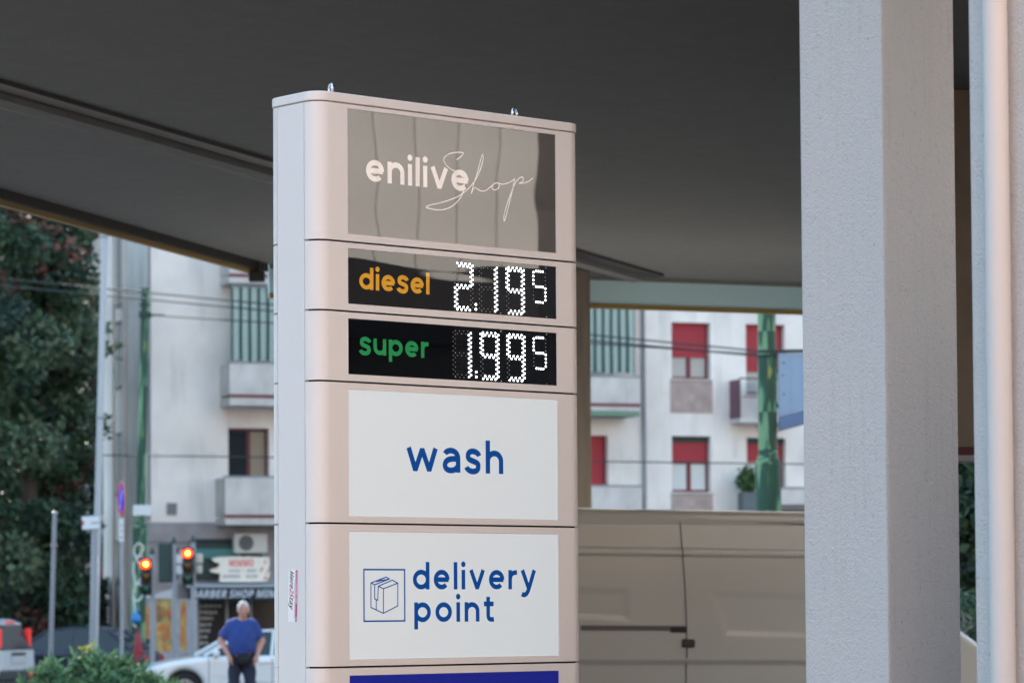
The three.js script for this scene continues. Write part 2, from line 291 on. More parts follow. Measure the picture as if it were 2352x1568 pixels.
  const panelMesh = (i, name, m, label) => {
    const [y0, y1] = panels[i], g = bx(0.0008, 1.0992, y0 + 0.0008, y1 - 0.0008, -0.012, -0.0025), uv = g.attributes.uv;
    for (let k = 16; k < 20; k++) uv.setXY(k, uv.getX(k) / 1.0984, uv.getY(k) / (y1 - y0 - 0.0016));
    return part(sign, name, g, m, label);
  };
  const S1 = [[.5637, 3.4285], [.5916, 3.4485], [.5982, 3.4588], [.579, 3.4602], [.5336, 3.4522], [.506, 3.4388], [.4943, 3.4223], [.5057, 3.404], [.5332, 3.3871], [.5683, 3.3766], [.596, 3.3576], [.6034, 3.333], [.5955, 3.2975], [.5726, 3.2646], [.5321, 3.2342], [.482, 3.2179], [.4321, 3.2167], [.4014, 3.2219], [.4173, 3.2309], [.4822, 3.2476], [.5424, 3.2679], [.5828, 3.2867], [.6286, 3.3196], [.6645, 3.3577], [.6903, 3.4028], [.7044, 3.447], [.702, 3.4632], [.6932, 3.446], [.6749, 3.3897], [.6542, 3.3412], [.6396, 3.2964]];
  const S2 = [[.6396, 3.2964], [.6566, 3.322], [.6743, 3.3176], [.6896, 3.3122], [.7152, 3.3151], [.7409, 3.331], [.7667, 3.3488], [.7899, 3.3507], [.7872, 3.3329], [.764, 3.3219], [.7512, 3.3299], [.759, 3.3442], [.7771, 3.3516], [.808, 3.3495], [.8495, 3.3617], [.8756, 3.3777]];
  const S3 = [[.8756, 3.3777], [.8596, 3.3192], [.8383, 3.2546], [.8171, 3.1981], [.8146, 3.2096], [.828, 3.2578], [.8543, 3.3149], [.8781, 3.3601], [.907, 3.3862], [.9226, 3.3856], [.9173, 3.3694], [.8989, 3.3599], [.9224, 3.3639], [.9487, 3.372], [.974, 3.3888]];
  const curve = (c, pts) => { const k = new THREE.CatmullRomCurve3(pts.map(([x, y]) => V(x, y, 0))).getPoints(pts.length * 8); c.beginPath(); k.forEach((p, i) => i ? c.lineTo(p.x, p.y) : c.moveTo(p.x, p.y)); c.stroke(); };
  panelMesh(0, 'brand_panel', glossy(panelTex(...panels[0], '#5d5c5a', (c) => {
    strokeText(c, 'enilive', 0.0936, 0.6262, 3.3025, 0.0868, 0.0215, 0.118, '#f2f1ee');
    c.strokeStyle = '#f2f1ee'; c.lineWidth = 0.0042; c.lineCap = c.lineJoin = 'round'; for (const s of [S1, S2, S3]) curve(c, s);
  })), 'grey gloss panel with white logo and thin handwritten script');
  const price = (i, word, x1, col) => panelMesh(i, 'price_panel', glossy(panelTex(...panels[i], '#0c0d11', (c) => {
    c.fillStyle = '#1b1e23'; c.fillRect(0.546, panels[i][0], 0.56, panels[i][1] - panels[i][0]);  // display window, its black lifted to paint in the glow round the digits
    strokeText(c, word, 0.0574, x1, i === 1 ? 2.8715 : 2.6150, 0.0655, 0.0178, 0.0885, col);
  })), i === 1 ? 'black gloss panel lettered diesel in yellow' : 'black gloss panel lettered super in green');
  const pDiesel = price(1, 'diesel', 0.4168, '#f0b430'), pSuper = price(2, 'super', 0.4084, '#2fa562');
  const lit = (y0, y1, draw) => { const t = panelTex(y0, y1, '#e9eaea', draw); return M([0.60, 0.61, 0.62], 0.3, { map: t, ior: 1.3, emissive: new THREE.Color(0.77, 0.92, 1), emissiveMap: t, emissiveIntensity: GLOW }); };
  const GLOW = 0.145;
  panelMesh(3, 'sign_panel', lit(...panels[3], (c) => strokeText(c, 'wash', 0.294, 0.8034, 2.1605, 0.0945, 0.0235, 0.1345, '#0b4c98')), 'white lit panel lettered wash in blue');
  panelMesh(4, 'sign_panel', lit(...panels[4], (c) => {
    const B = '#0b4c98'; strokeText(c, 'delivery', 0.3234, 0.9779, 1.6905, 0.0785, 0.019, 0.1096, B); strokeText(c, 'point', 0.3295, 0.750, 1.5600, 0.0785, 0.019, 0.1, B);
    c.strokeStyle = B; c.lineJoin = 'miter'; c.lineWidth = 0.0062; c.strokeRect(0.0743, 1.5657, 0.2064, 0.2031); c.lineWidth = 0.0042; c.lineJoin = 'round';
    const L = (...q) => { c.beginPath(); q.forEach(([x, y], i) => i ? c.lineTo(x, y) : c.moveTo(x, y)); c.stroke(); };
    L([.1095, 1.7161], [.1869, 1.7393], [.2034, 1.732], [.195, 1.7295], [.1282, 1.7088], [.1095, 1.7161], [.109, 1.6198], [.172, 1.5964], [.2453, 1.6254], [.2458, 1.7155], [.2175, 1.7272], [.1468, 1.7033], [.1726, 1.6934], [.2458, 1.7155]);
    L([.1726, 1.6934], [.172, 1.5964]); L([.1282, 1.7088], [.1279, 1.6533], [.1433, 1.6478], [.1468, 1.7033]); L([.1358, 1.6505], [.1356, 1.6112]); L([.1869, 1.7393], [.1365, 1.7215], [.2034, 1.732]);
  }), 'white lit panel lettered delivery point with a parcel pictogram');
  panelMesh(5, 'sign_panel', M([0.012, 0.016, 0.17], 0.08, { ior: 1.5, emissive: new THREE.Color(0.02, 0.03, 0.4), emissiveIntensity: 0.1 }), 'plain deep blue panel');
  // LED digits
  const SEG = { 1: 'bc', 2: 'abged', 5: 'afgcd', 9: 'abcdfg' };
  const ledOn = M([0.9, 0.95, 1], 0.4, { emissive: new THREE.Color(0.92, 0.97, 1), emissiveIntensity: 4 }), ledOff = M([0.5, 0.5, 0.5], 0.3);
  const dot = new THREE.SphereGeometry(1, 8, 5, 0, 7, 0, Math.PI / 2).rotateX(Math.PI / 2);
  function segDots(W, H, dbl, n) {             // positions of each segment's diodes; double rows are staggered
    const s = {}, q = W * 0.115, vp = (H / 2) / n, hp = W / 4.3, vert = (x, y0) => { const a = []; for (let k = 0; k < n; k++) { a.push([x, y0 - (k + 0.35) * vp]); if (dbl) a.push([x + (x < W / 2 ? q : -q), y0 - (k + 0.8) * vp]); } return a; };
    const hor = (y, dir) => { const a = []; for (let k = 0; k < 4; k++) { a.push([W * 0.13 + (k + (dbl ? 0 : 0.5)) * hp * (dbl ? 1 : 0.8), y]); if (dbl) k < 3 && a.push([W * 0.13 + (k + 0.5) * hp, y + dir * q * 1.0]); } return a; };
    s.a = hor(0, -1); s.g = hor(-H / 2 + (dbl ? q / 2 : 0), -1); s.d = hor(-H, 1); s.f = vert(0, 0); s.e = vert(0, -H / 2); s.b = vert(W, 0); s.c = vert(W, -H / 2); return s;
  }
  function digit(panel, ch, x, yTop, W, H, dbl, n, r, label) {
    const segs = segDots(W, H, dbl, n), on = [], off = [];
    for (const k of 'abcdefg') for (const [a, b] of segs[k]) (SEG[ch].includes(k) ? on : off).push(dot.clone().scale(r * (SEG[ch].includes(k) ? 1 : 0.45), r * (SEG[ch].includes(k) ? 1 : 0.45), r * 0.5).translate(x + a, yTop + b, -0.0021));
    part(panel, 'led_digit', on, ledOn, label).userData.kind = 'stuff'; if (off.length) part(panel, 'unlit_led', off, ledOff).userData.kind = 'stuff';
  }
  const big = [0.0945, 0.188, true, 5, 0.0040], small = [0.066, 0.128, false, 4, 0.0040];
  digit(pDiesel, '2', 0.550, 3.0085, ...big, 'white LED digit 2'); digit(pDiesel, '1', 0.680, 3.0085, ...big, 'white LED digit 1'); digit(pDiesel, '9', 0.8265, 3.0085, ...big, 'white LED digit 9'); digit(pDiesel, '5', 0.9735, 3.0035, ...small, 'small white LED digit 5');
  digit(pSuper, '1', 0.5385, 2.7335, ...big, 'white LED digit 1'); digit(pSuper, '9', 0.6855, 2.7335, ...big, 'white LED digit 9'); digit(pSuper, '9', 0.8285, 2.7335, ...big, 'white LED digit 9'); digit(pSuper, '5', 0.9735, 2.7285, ...small, 'small white LED digit 5');
  for (const [pn, y] of [[pDiesel, 2.8265], [pSuper, 2.5515]]) part(pn, 'led_point', [0, 0.0195].map((k) => dot.clone().scale(0.0046, 0.0046, 0.0025).translate(0.6605, y + k, -0.0021)), ledOn);
  for (const [pn, y0] of [[pDiesel, 2.8106], [pSuper, 2.5334]]) {
    for (const [a, b] of [[0.795, 0.006], [0.795, 0.212], [1.045, 0.006], [1.045, 0.21]]) part(pn, 'screw', dot.clone().scale(0.003, 0.003, 0.0012).translate(a, y0 + b, -0.0022), mat.steel);
    const l = new THREE.RectAreaLight(new THREE.Color(0.92, 0.97, 1), 0.5, 0.5, 0.19); l.name = 'led_glow'; l.position.set(0.8, y0 + 0.11, 0.012); l.rotation.y = Math.PI; sign.add(l);
  }
  // sticker on the side panel
  const st = canvasTex(176, 600, (c, w, h) => {
    c.fillStyle = '#f4f3f4'; c.fillRect(0, 0, w, h); c.save(); c.translate(w / 2, 0); c.rotate(Math.PI / 2);
    c.fillStyle = '#c2487f'; c.fillRect(6, -84, h - 30, 38); c.fillStyle = '#9aa0a8'; c.fillRect(h - 62, -84, 36, 38); c.fillStyle = '#c2487f'; c.fillRect(h - 22, -84, 16, 38);
    c.fillStyle = '#f4e6ee'; c.font = 'bold 34px sans-serif'; c.fillText('12 13 14 GIUGNO 2026', 24, -53, 500);
    c.fillStyle = '#8c3a78'; c.fillRect(120, -36, 220, 5); c.fillRect(360, -36, 200, 5);
    c.font = 'italic bold 104px sans-serif'; c.transform(1, 0, -0.2, 1, 0, 0); let x = 14; for (const [t, col] of [['Here', '#1b2338'], ['2S', '#c03a5e'], ['tay', '#1b2338']]) { c.fillStyle = col; const wd = c.measureText(t).width * 0.86; c.save(); c.translate(x, 62); c.scale(0.86, 1); c.fillText(t, 0, 0); c.restore(); x += wd; }
    c.restore();
  });
  const sk = solo('sticker', new THREE.PlaneGeometry(0.06, 0.205).rotateY(-Math.PI / 2), M([1, 1, 1], 0.5, { map: st }), 'narrow white sticker with slanted dark and pink lettering on the price sign', 'sticker');
  const p = sign.localToWorld(V(x0 - R - 0.0012, 1.667, -0.152)); sk.position.copy(p); sk.rotation.y = sign.rotation.y; sk.rotation.order = 'YXZ'; sk.rotation.x = 0.025;
}

// ---------------------------------------------------------------- parked van behind the sign
{
  const A = 70 * RAD, o = P(1357, 1166, 28);
  const van = thing('panel_van', 'tall white panel van with sliding side door under the canopy', 'van', [o.x, 0.02, -28], Math.PI / 2 - A); van.rotation.order = 'YXZ'; van.rotation.z = -0.012; van.updateMatrixWorld(true);
  // local x forward (to the right), z towards the camera; side plane z = 0
  const n = V(0, 0, 1).applyQuaternion(van.quaternion), pt = (x, y) => van.worldToLocal(onPlane(x, y, van.position.clone(), n));
  const topY = pt(1357, 1166).y, W = 1.95, prof = new THREE.Shape();
  const rear = -2.3, nose = 4.2;
  prof.moveTo(rear, 0.42); prof.lineTo(rear, topY - 0.15); prof.quadraticCurveTo(rear, topY, rear + 0.16, topY); prof.lineTo(2.3, topY); prof.quadraticCurveTo(2.62, topY - 0.02, 2.78, topY - 0.26);
  prof.lineTo(3.4, 1.52); prof.quadraticCurveTo(3.72, 1.42, 3.96, 1.22); prof.quadraticCurveTo(nose, 1.0, nose, 0.78); prof.lineTo(nose, 0.42); prof.lineTo(3.75, 0.36);
  const arch = (cx) => { prof.lineTo(cx + 0.4, 0.36); prof.absarc(cx, 0.36, 0.4, 0, Math.PI, false); };
  arch(3.1); arch(-1.25); prof.lineTo(rear, 0.42);
  const vanPaint = M([0.66, 0.625, 0.565], 0.32, { clearcoat: 0.6, clearcoatRoughness: 0.12 });
  part(van, 'body', extr(prof, W - 0.16, 0.08, 4, 10).translate(0, 0, -W + 0.08), vanPaint);
  const yc = [pt(1400, 1259).y, pt(1400, 1272.5).y, pt(1400, 1521).y], sm = (a, b, x) => { const t = Math.min(1, Math.max(0, (x - a) / (b - a))); return t * t * (3 - 2 * t); };
  const quad = (pts) => pts.map(([x, y]) => { const v = pt(x, y); return [v.x, v.y]; }), q1 = quad([[1250, 1350], [1438, 1356], [1440, 1423], [1250, 1414]]), q2 = quad([[1632, 1361], [1960, 1372], [1960, 1464], [1664, 1456]]);
  const inside = (q, x, y) => { let d = 1e9; for (let k = 0; k < 4; k++) { const [ax, ay] = q[k], [cx, cy] = q[(k + 1) % 4], L = Math.hypot(cx - ax, cy - ay); d = Math.min(d, ((cy - ay) * (x - ax) - (cx - ax) * (y - ay)) / L); } return d; };   // positive inside, corners listed clockwise
  const zs = (x, y) => { let z = 0.045 - 0.05 * ((y - 1.2) / 1.25) ** 2 - 0.09 * Math.max(0, (y - topY + 0.16) / 0.16) ** 2; z += 0.012 * sm(yc[0] + 0.02, yc[0] - 0.01, y) * sm(yc[1] - 0.02, yc[1] + 0.01, y) - 0.025 * sm(yc[2] + 0.03, yc[2] - 0.03, y); for (const q of [q1, q2]) z -= 0.005 * sm(-0.03, 0.05, inside(q, x, y)); return z; };
  { const xa = rear + 0.1, xb = 2.25, y0 = 0.86, y1 = topY - 0.03, NX = 220, NY = 220, pos = [], ix = []; for (let a = 0; a <= NY; a++) for (let b = 0; b <= NX; b++) { const x = xa + (xb - xa) * b / NX, y = y0 + (y1 - y0) * a / NY; pos.push(x, y, zs(x, y)); } for (let a = 0; a < NY; a++) for (let b = 0; b < NX; b++) { const k = a * (NX + 1) + b; ix.push(k, k + 1, k + NX + 2, k, k + NX + 2, k + NX + 1); } const g = new THREE.BufferGeometry(); g.setAttribute('position', new THREE.Float32BufferAttribute(pos, 3)); g.setIndex(ix); g.computeVertexNormals(); part(van, 'side_panel', g, vanPaint); }
  const seam = M([0.07, 0.06, 0.05], 0.8), line = (pts, w = 0.008, z = 0.001) => { const q = pts.map(([x, y]) => { const v = pt(x, y); return V(v.x, v.y, 0); }), c = new THREE.CatmullRomCurve3(q, false, 'catmullrom', 0.1), r = c.getPoints(40).map((p) => V(p.x, p.y, zs(p.x, p.y) + 0.004)); return new THREE.TubeGeometry(new THREE.CatmullRomCurve3(r), 90, w * 0.6, 5); };
  const fl = (g) => g;
  part(van, 'door_seam', fl(line([[1561.7, 1192.7], [1565, 1260], [1570, 1350], [1572.8, 1438], [1574, 1568], [1574, 1640]], 0.007)), seam);
  part(van, 'door_seam', fl(line([[1561.7, 1192.7], [1650, 1196.5], [1750, 1200], [1845, 1204], [1960, 1209]], 0.009)), seam);
  const t0 = pt(1330, 1438), t1 = pt(1573, 1446);
  part(van, 'door_track', box(t1.x - t0.x, 0.045, 0.012, (t0.x + t1.x) / 2, (t0.y + t1.y) / 2, 0.045), M([0.16, 0.15, 0.14], 0.4)); part(van, 'track_end', box(0.16, 0.05, 0.014, t1.x - 0.08, t1.y, 0.048), mat.black);
  const h = pt(1576, 1477); part(van, 'door_handle', rbox(0.125, 0.075, 0.05, 0.02, h.x, h.y, 0.055), M([0.06, 0.05, 0.045], 0.5));
  for (const cx of [3.1, -1.25]) { const w = part(van, 'wheel', new THREE.TorusGeometry(0.24, 0.1, 12, 28).translate(0, 0, 0), mat.tyre); w.position.set(cx, 0.34, -0.12); part(w, 'rim', cyl(0.2, 0.2, 0.1, 24).rotateX(Math.PI / 2), mat.rim);
    const v2 = w.clone(); v2.position.z = -W + 0.12; van.add(v2); }
  part(van, 'windscreen', (() => { const g = new THREE.PlaneGeometry(1.24, W - 0.3); g.rotateX(-Math.PI / 2).rotateZ(-Math.atan2(1.15, 0.62)); return g.translate(3.095, (topY - 0.26 + 1.52) / 2 + 0.006, -W / 2); })(), mat.glass);
  part(van, 'side_window', extr(shapeOf([[2.3, 1.55], [3.22, 1.55], [2.72, topY - 0.35], [2.35, topY - 0.35]]), 0.004, 0.003).translate(0, 0, 0), mat.glass);
  part(van, 'bumper', rbox(0.18, 0.36, W - 0.04, 0.06, nose - 0.06, 0.5, -W / 2), mat.plastic);
  for (const z of [-0.16, -W + 0.16]) part(van, 'headlight', rbox(0.16, 0.2, 0.28, 0.05, nose - 0.12, 1.0, z), mat.curtain);
}

// ---------------------------------------------------------------- apartment building across the street
const BA = 70 * RAD, BC = P(335, 1000, 81), BB = -0.2;
const bld = thing('apartment_building', 'white plastered apartment building with red shutters above the barber shop', 'building', [BC.x, BB, -81], Math.PI / 2 - BA);
const bn = V(0, 0, 1).applyQuaternion(bld.quaternion), bside = V(-1, 0, 0).applyQuaternion(bld.quaternion);
const fp = (x, y, z = 0) => bld.worldToLocal(onPlane(x, y, bld.localToWorld(V(0, 0, z)), bn));      // on the facade, z metres out
const sp = (x, y, off = 0) => bld.worldToLocal(onPlane(x, y, bld.localToWorld(V(off, 0, 0)), bside));
const rect = (x0, x1, y0, y1, z = 0) => { const a = fp(x0, y1, z), b = fp(x1, y0, z); return [a.x, b.x, a.y, b.y]; };
const slats = (x0, x1, y0, y1, z, pitch = 0.055) => { const g = []; const n = Math.max(2, Math.round((y1 - y0) / pitch)), h = (y1 - y0) / n; for (let i = 0; i < n; i++) g.push(bx(x0, x1, y0 + i * h + 0.006, y0 + (i + 1) * h - 0.004, z - 0.012, z + 0.012)); return g; };
{
  const H = 30, LEN = 27, DEP = -sp(236, 900).z, wins = [rect(1543.7, 1631.5, 741.8, 869), rect(1544.5, 1632.7, 1002, 1129.4), rect(1714.7, 1803, 746, 905), rect(1716.7, 1805, 1006, 1123), rect(524, 618, 984, 1096), rect(1300, 1397, 1000, 1115)];
  const w0 = fp(520, 700).x, w1 = fp(1470, 700).x;
  const s = shapeOf([[0, 3.55], [LEN, 3.55], [LEN, H], [0, H]]); for (const [a, b, c, d] of wins) s.holes.push(holeOf(a, b, c, d));
  part(bld, 'wall', extr(s, 0.35).translate(0, 0, -0.35), mat.plaster);
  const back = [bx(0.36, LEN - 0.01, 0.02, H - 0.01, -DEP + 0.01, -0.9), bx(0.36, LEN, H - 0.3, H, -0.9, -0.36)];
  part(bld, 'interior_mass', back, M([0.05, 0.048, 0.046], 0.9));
  part(bld, 'side_wall', bx(0, 0.35, 0, H, -DEP, -0.352), mat.plaster, 'side wall with a narrow stair window strip');
  part(bld, 'side_wall', bx(LEN - 0.35, LEN, 0, H, -DEP, -0.352), mat.plaster);
  part(bld, 'roof', bx(-0.3, LEN + 0.3, H + 0.002, H + 0.3, -DEP - 0.3, 0.5), mat.stone);
  // window fittings
  const REC = -0.2;
  const frameWin = ([a, b, c, d], shutterY, box0, paneMat, name = 'window') => {
    const f = 0.07, y1 = shutterY, parts = [bx(a, a + f, c, d, REC - 0.05, REC), bx(b - f, b, c, d, REC - 0.05, REC), bx(a + f, b - f, c, c + f, REC - 0.05, REC), bx((a + b) / 2 - 0.06, (a + b) / 2 + 0.06, c + f, y1, REC - 0.05, REC + 0.004)];
    const w = part(bld, name, parts, mat.redFrame);
    for (const [p, q] of [[a + f, (a + b) / 2 - 0.06], [(a + b) / 2 + 0.06, b - f]]) part(w, 'pane', bx(p, q, c + f, y1, REC - 0.04, REC - 0.03), paneMat);
    if (y1 < d) part(w, 'roller_shutter', slats(a + f, b - f, y1, d - (box0 || 0), REC + 0.01), mat.red);
    if (box0) part(w, 'lintel_shadow_box', bx(a, b, d - box0, d, REC - 0.02, REC + 0.06), mat.greenDark);  // dark green box stands in for the shadow under the lintel
    part(w, 'sill', bx(a - 0.06, b + 0.06, c - 0.05, c - 0.002, -0.2, 0.05), mat.white);
    return w;
  };
  const paneGrey = M([0.36, 0.37, 0.36], 0.12, { ior: 1.5 }), panePale = M([0.50, 0.56, 0.57], 0.12, { ior: 1.5 });
  const yAt = (x, y) => fp(x, y).y;
  frameWin(wins[0], yAt(1590, 820), 0, paneGrey); frameWin(wins[1], yAt(1590, 1064), 0.16, panePale);
  frameWin(wins[2], yAt(1760, 853), 0, paneGrey); frameWin(wins[3], yAt(1760, 1060), 0.16, panePale);
  { const [a, b, c, d] = wins[4], w = part(bld, 'window', [bx(a, a + 0.05, c, d, -0.25, -0.2), bx(b - 0.06, b, c, d, -0.25, -0.2), bx(a + 0.05, b - 0.06, d - 0.07, d, -0.25, -0.2), bx((a + b) / 2 - 0.01, (a + b) / 2 + 0.09, c, d - 0.07, -0.25, -0.196)], M([0.10, 0.018, 0.022], 0.6)); part(w, 'pane', bx(a + 0.05, (a + b) / 2 - 0.01, c, d - 0.07, -0.24, -0.23), mat.glass); part(w, 'pane', bx((a + b) / 2 + 0.09, b - 0.06, c, d - 0.07, -0.24, -0.23), M([0.24, 0.20, 0.15], 0.3), 'pane with a drawn brownish curtain'); }
  { const [a, b, c, d] = wins[5], w = part(bld, 'balcony_door', [bx(a, a + 0.06, c, d, -0.25, -0.2), bx(b - 0.07, b, c, d, -0.25, -0.2), bx(a + 0.06, b - 0.07, d - 0.05, d, -0.25, -0.235)], mat.redFrame); part(w, 'roller_shutter', slats(a + 0.06, b - 0.07, c, d, -0.22), mat.red); }
  for (const [x0, x1, y0, y1] of [[1541, 1636, 876, 947], [1542, 1637, 1136, 1190]]) { const [a, b, c, d] = rect(x0, x1, y0, y1); part(bld, 'spandrel_panel', bx(a, b, c, d, 0.002, 0.02), mat.pink, 'rosy spandrel panel under a window'); }
  // balconies: slab, edge band, parapet
  const bal = (xl, xr, ySlabTop, ySlabBot, yParTop, dep, under) => {
    const z = dep, [a, b] = [fp(xl, 900, z).x, fp(xr, 900, z).x], x = (xl + xr) / 2, t = fp(x, ySlabTop, z).y, bt = fp(x, ySlabBot, z).y;
    const sl = part(bld, 'balcony', bx(a, b, bt, t, 0.001, z), mat.white);
    part(sl, 'edge_band', bx(a - 0.01, b + 0.01, t + 0.001, t + 0.09, z - 0.03, z + 0.012), mat.maroon);
    if (yParTop !== null) { const p = fp(x, yParTop, z).y; part(sl, 'parapet', [bx(a, b, t + 0.092, p, z - 0.06, z - 0.005), bx(a, a + 0.05, t + 0.092, p, 0.001, z - 0.062), bx(b - 0.05, b, t + 0.092, p, 0.001, z - 0.062)], mat.white); part(sl, 'handrail', [bx(a - 0.02, b + 0.02, p + 0.001, p + 0.05, z - 0.07, z + 0.005)], mat.galv); }
    if (under) part(sl, 'slab_band', bx(a, b, bt - 0.13, bt - 0.002, 0.05, z - 0.02), M([0.16, 0.26, 0.19], 0.7), 'green band under the balcony slab');
    return [a, b, t];
  };
  const D = 1.0;
  bal(527, 905, 916, 933, 838, D); bal(960, 1470, 930, 940, 862, D, true);
  bal(527, 905, 641, 655, 560, D); bal(960, 1470, 672, 682, 590, D);
  bal(516, 905, 1190, 1205, 1098, D); bal(960, 1472, 1196, 1210, 1116, D);
  // little balcony beside the green pole, with dark railing
  { const z = 0.7, a = fp(1700, 960, z), b = fp(1828, 960, z), p = fp(1760, 868, z), bc = part(bld, 'balcony', bx(a.x, b.x, a.y - 0.12, a.y, 0.001, z), mat.white); part(bc, 'railing', [bx(a.x, b.x, p.y - 0.04, p.y, z - 0.05, z), bx(a.x, a.x + 0.03, a.y + 0.001, p.y - 0.04, z - 0.04, z - 0.01)], mat.plastic); part(bc, 'side_screen', bx(a.x + 0.002, a.x + 0.03, a.y + 0.002, p.y - 0.042, 0.01, z - 0.052), M([0.16, 0.06, 0.09], 0.5)); for (let i = 0; i < 3; i++) { const w = (b.x - a.x - 0.6) / 3, q = a.x + 0.55 + i * w; part(bc, 'infill_panel', bx(q, q + w - 0.03, a.y + 0.05, p.y - 0.06, z - 0.04, z - 0.02), mat.white); } }
  { const z = 0.9, a = fp(1795, 1175, z), p = fp(1795, 1122, z); const bc = part(bld, 'balcony', bx(a.x, a.x + 3.2, a.y - 0.15, a.y, 0.001, z), mat.white); part(bc, 'parapet', bx(a.x, a.x + 3.2, a.y + 0.001, p.y, z - 0.08, z - 0.01), mat.white); part(bc, 'handrail', bx(a.x - 0.03, a.x + 3.2, p.y + 0.001, p.y + 0.05, z - 0.1, z + 0.005), mat.galv); }
  // ground floor
  const shop0 = fp(452, 1400).x, shop1 = fp(905, 1400).x, y2 = 3.4;
  part(bld, 'plinth_wall', [bx(0, shop0, 0, 3.55, -0.34, 0.02), bx(shop1, LEN, 0, 3.55, -0.34, 0.02), bx(shop0, shop1, 2.5, 3.55, -0.34, 0.019)], mat.stone, 'grey stone ground floor facing');
  part(bld, 'string_course', bx(-0.02, LEN + 0.02, 3.552, 4.05, 0.001, 0.06), M([0.38, 0.35, 0.36], 0.9, { map: rep(mottleTex, 0.4) }));
  const gl = part(bld, 'shop_window', bx(shop0, shop1, 0.35, 2.498, -0.2, -0.17), M([0.025, 0.024, 0.024], 0.1, { ior: 1.5 }));
  for (const x of [shop0 + 0.02, fp(520, 1400).x, fp(575, 1400).x, fp(700, 1400).x]) part(gl, 'mullion', bx(x, x + 0.07, 0.352, 2.49, -0.168, -0.1), M([0.24, 0.25, 0.27], 0.5));
  part(bld, 'shop_sill', bx(shop0, shop1, 0, 0.348, -0.3, -0.02), mat.stone);
  // pale writing on the shop window, too soft to read: rows of short strokes
  seed = 91; const dashes = []; for (let r = 0; r < 9; r++) { const y = 2.2 - r * 0.16; if (r === 1) continue; let x = shop0 + 0.12; const end = shop0 + (r < 1 ? 0.78 : 0.7 - 0.055 * r); while (x < end) { const w = rr(0.05, 0.12); dashes.push(bx(x, x + w, y - rr(0.03, 0.05), y + rr(0.03, 0.05), -0.169, -0.166)); x += w + 0.025; } }
  part(gl, 'window_lettering', dashes, M([0.34, 0.33, 0.32], 0.8)).userData.kind = 'stuff';
  // side wall details: pilasters and the dark slots of the stair windows
  const sv = (x, y) => sp(x, y, 0).z;
  for (const [a, b] of [[251, 263], [285, 289]]) { const z0 = sv(a, 900), z1 = sv(b, 900); part(bld, 'pilaster', bx(-0.07, -0.001, 0, 29.9, Math.min(z0, z1), Math.max(z0, z1)), mat.plaster); }
  for (const [y0, y1] of [[400, 500], [532, 698], [743, 887], [999, 1133], [1245, 1340]]) { const z0 = sv(267, 900), z1 = sv(281, 900), a = sp(274, y1).y, b = sp(274, y0).y; const w = part(bld, 'stair_window', bx(-0.012, -0.002, a, b, Math.min(z0, z1), Math.max(z0, z1)), M([0.03, 0.035, 0.04], 0.5)); for (const q of [a - 0.06, b]) part(w, 'surround', bx(-0.05, -0.001, q, q + 0.06, Math.min(z0, z1), Math.max(z0, z1)), mat.stone); }
  { const x = fp(1477, 900).x; part(bld, 'rain_pipe', [rod(V(x, 0, 0.07), V(x, 29.5, 0.07), 0.05), rod(V(fp(341, 900).x, 4.1, 0.06), V(fp(341, 900).x, 29.5, 0.06), 0.035)], mat.galv); }
  // vent and plates on the wall
  { const [a, b, c, d] = rect(382, 405, 1155, 1182); const v = part(bld, 'vent_grille', bx(a, b, c, d, 0.001, 0.03), M([0.20, 0.20, 0.22], 0.7)); part(v, 'louvre', [0.2, 0.4, 0.6, 0.8].map((k) => bx(a + 0.02, b - 0.02, c + (d - c) * k - 0.01, c + (d - c) * k + 0.01, 0.031, 0.045)), mat.galv); }
  // upper floors continue the window rows
  for (const yb of [11.2, 14.4, 17.6, 20.8, 24]) for (const xa of [wins[0][0], wins[2][0], 21.6]) { const w = part(bld, 'window', bx(xa, xa + 1.05, yb, yb + 1.6, 0.001, 0.03), mat.redFrame); part(w, 'roller_shutter', slats(xa + 0.07, xa + 0.98, yb + 0.5, yb + 1.54, 0.043), mat.red); part(w, 'pane', bx(xa + 0.07, xa + 0.98, yb + 0.07, yb + 0.49, 0.031, 0.04), paneGrey); }
}
const wall = (x, y, z) => bld.localToWorld(V(x, y, z));
const onFacade = (name, label, cat, x, y, z) => { const v = fp(x, y, z), w = wall(v.x, v.y, z); return thing(name, label, cat, w.toArray(), bld.rotation.y); };
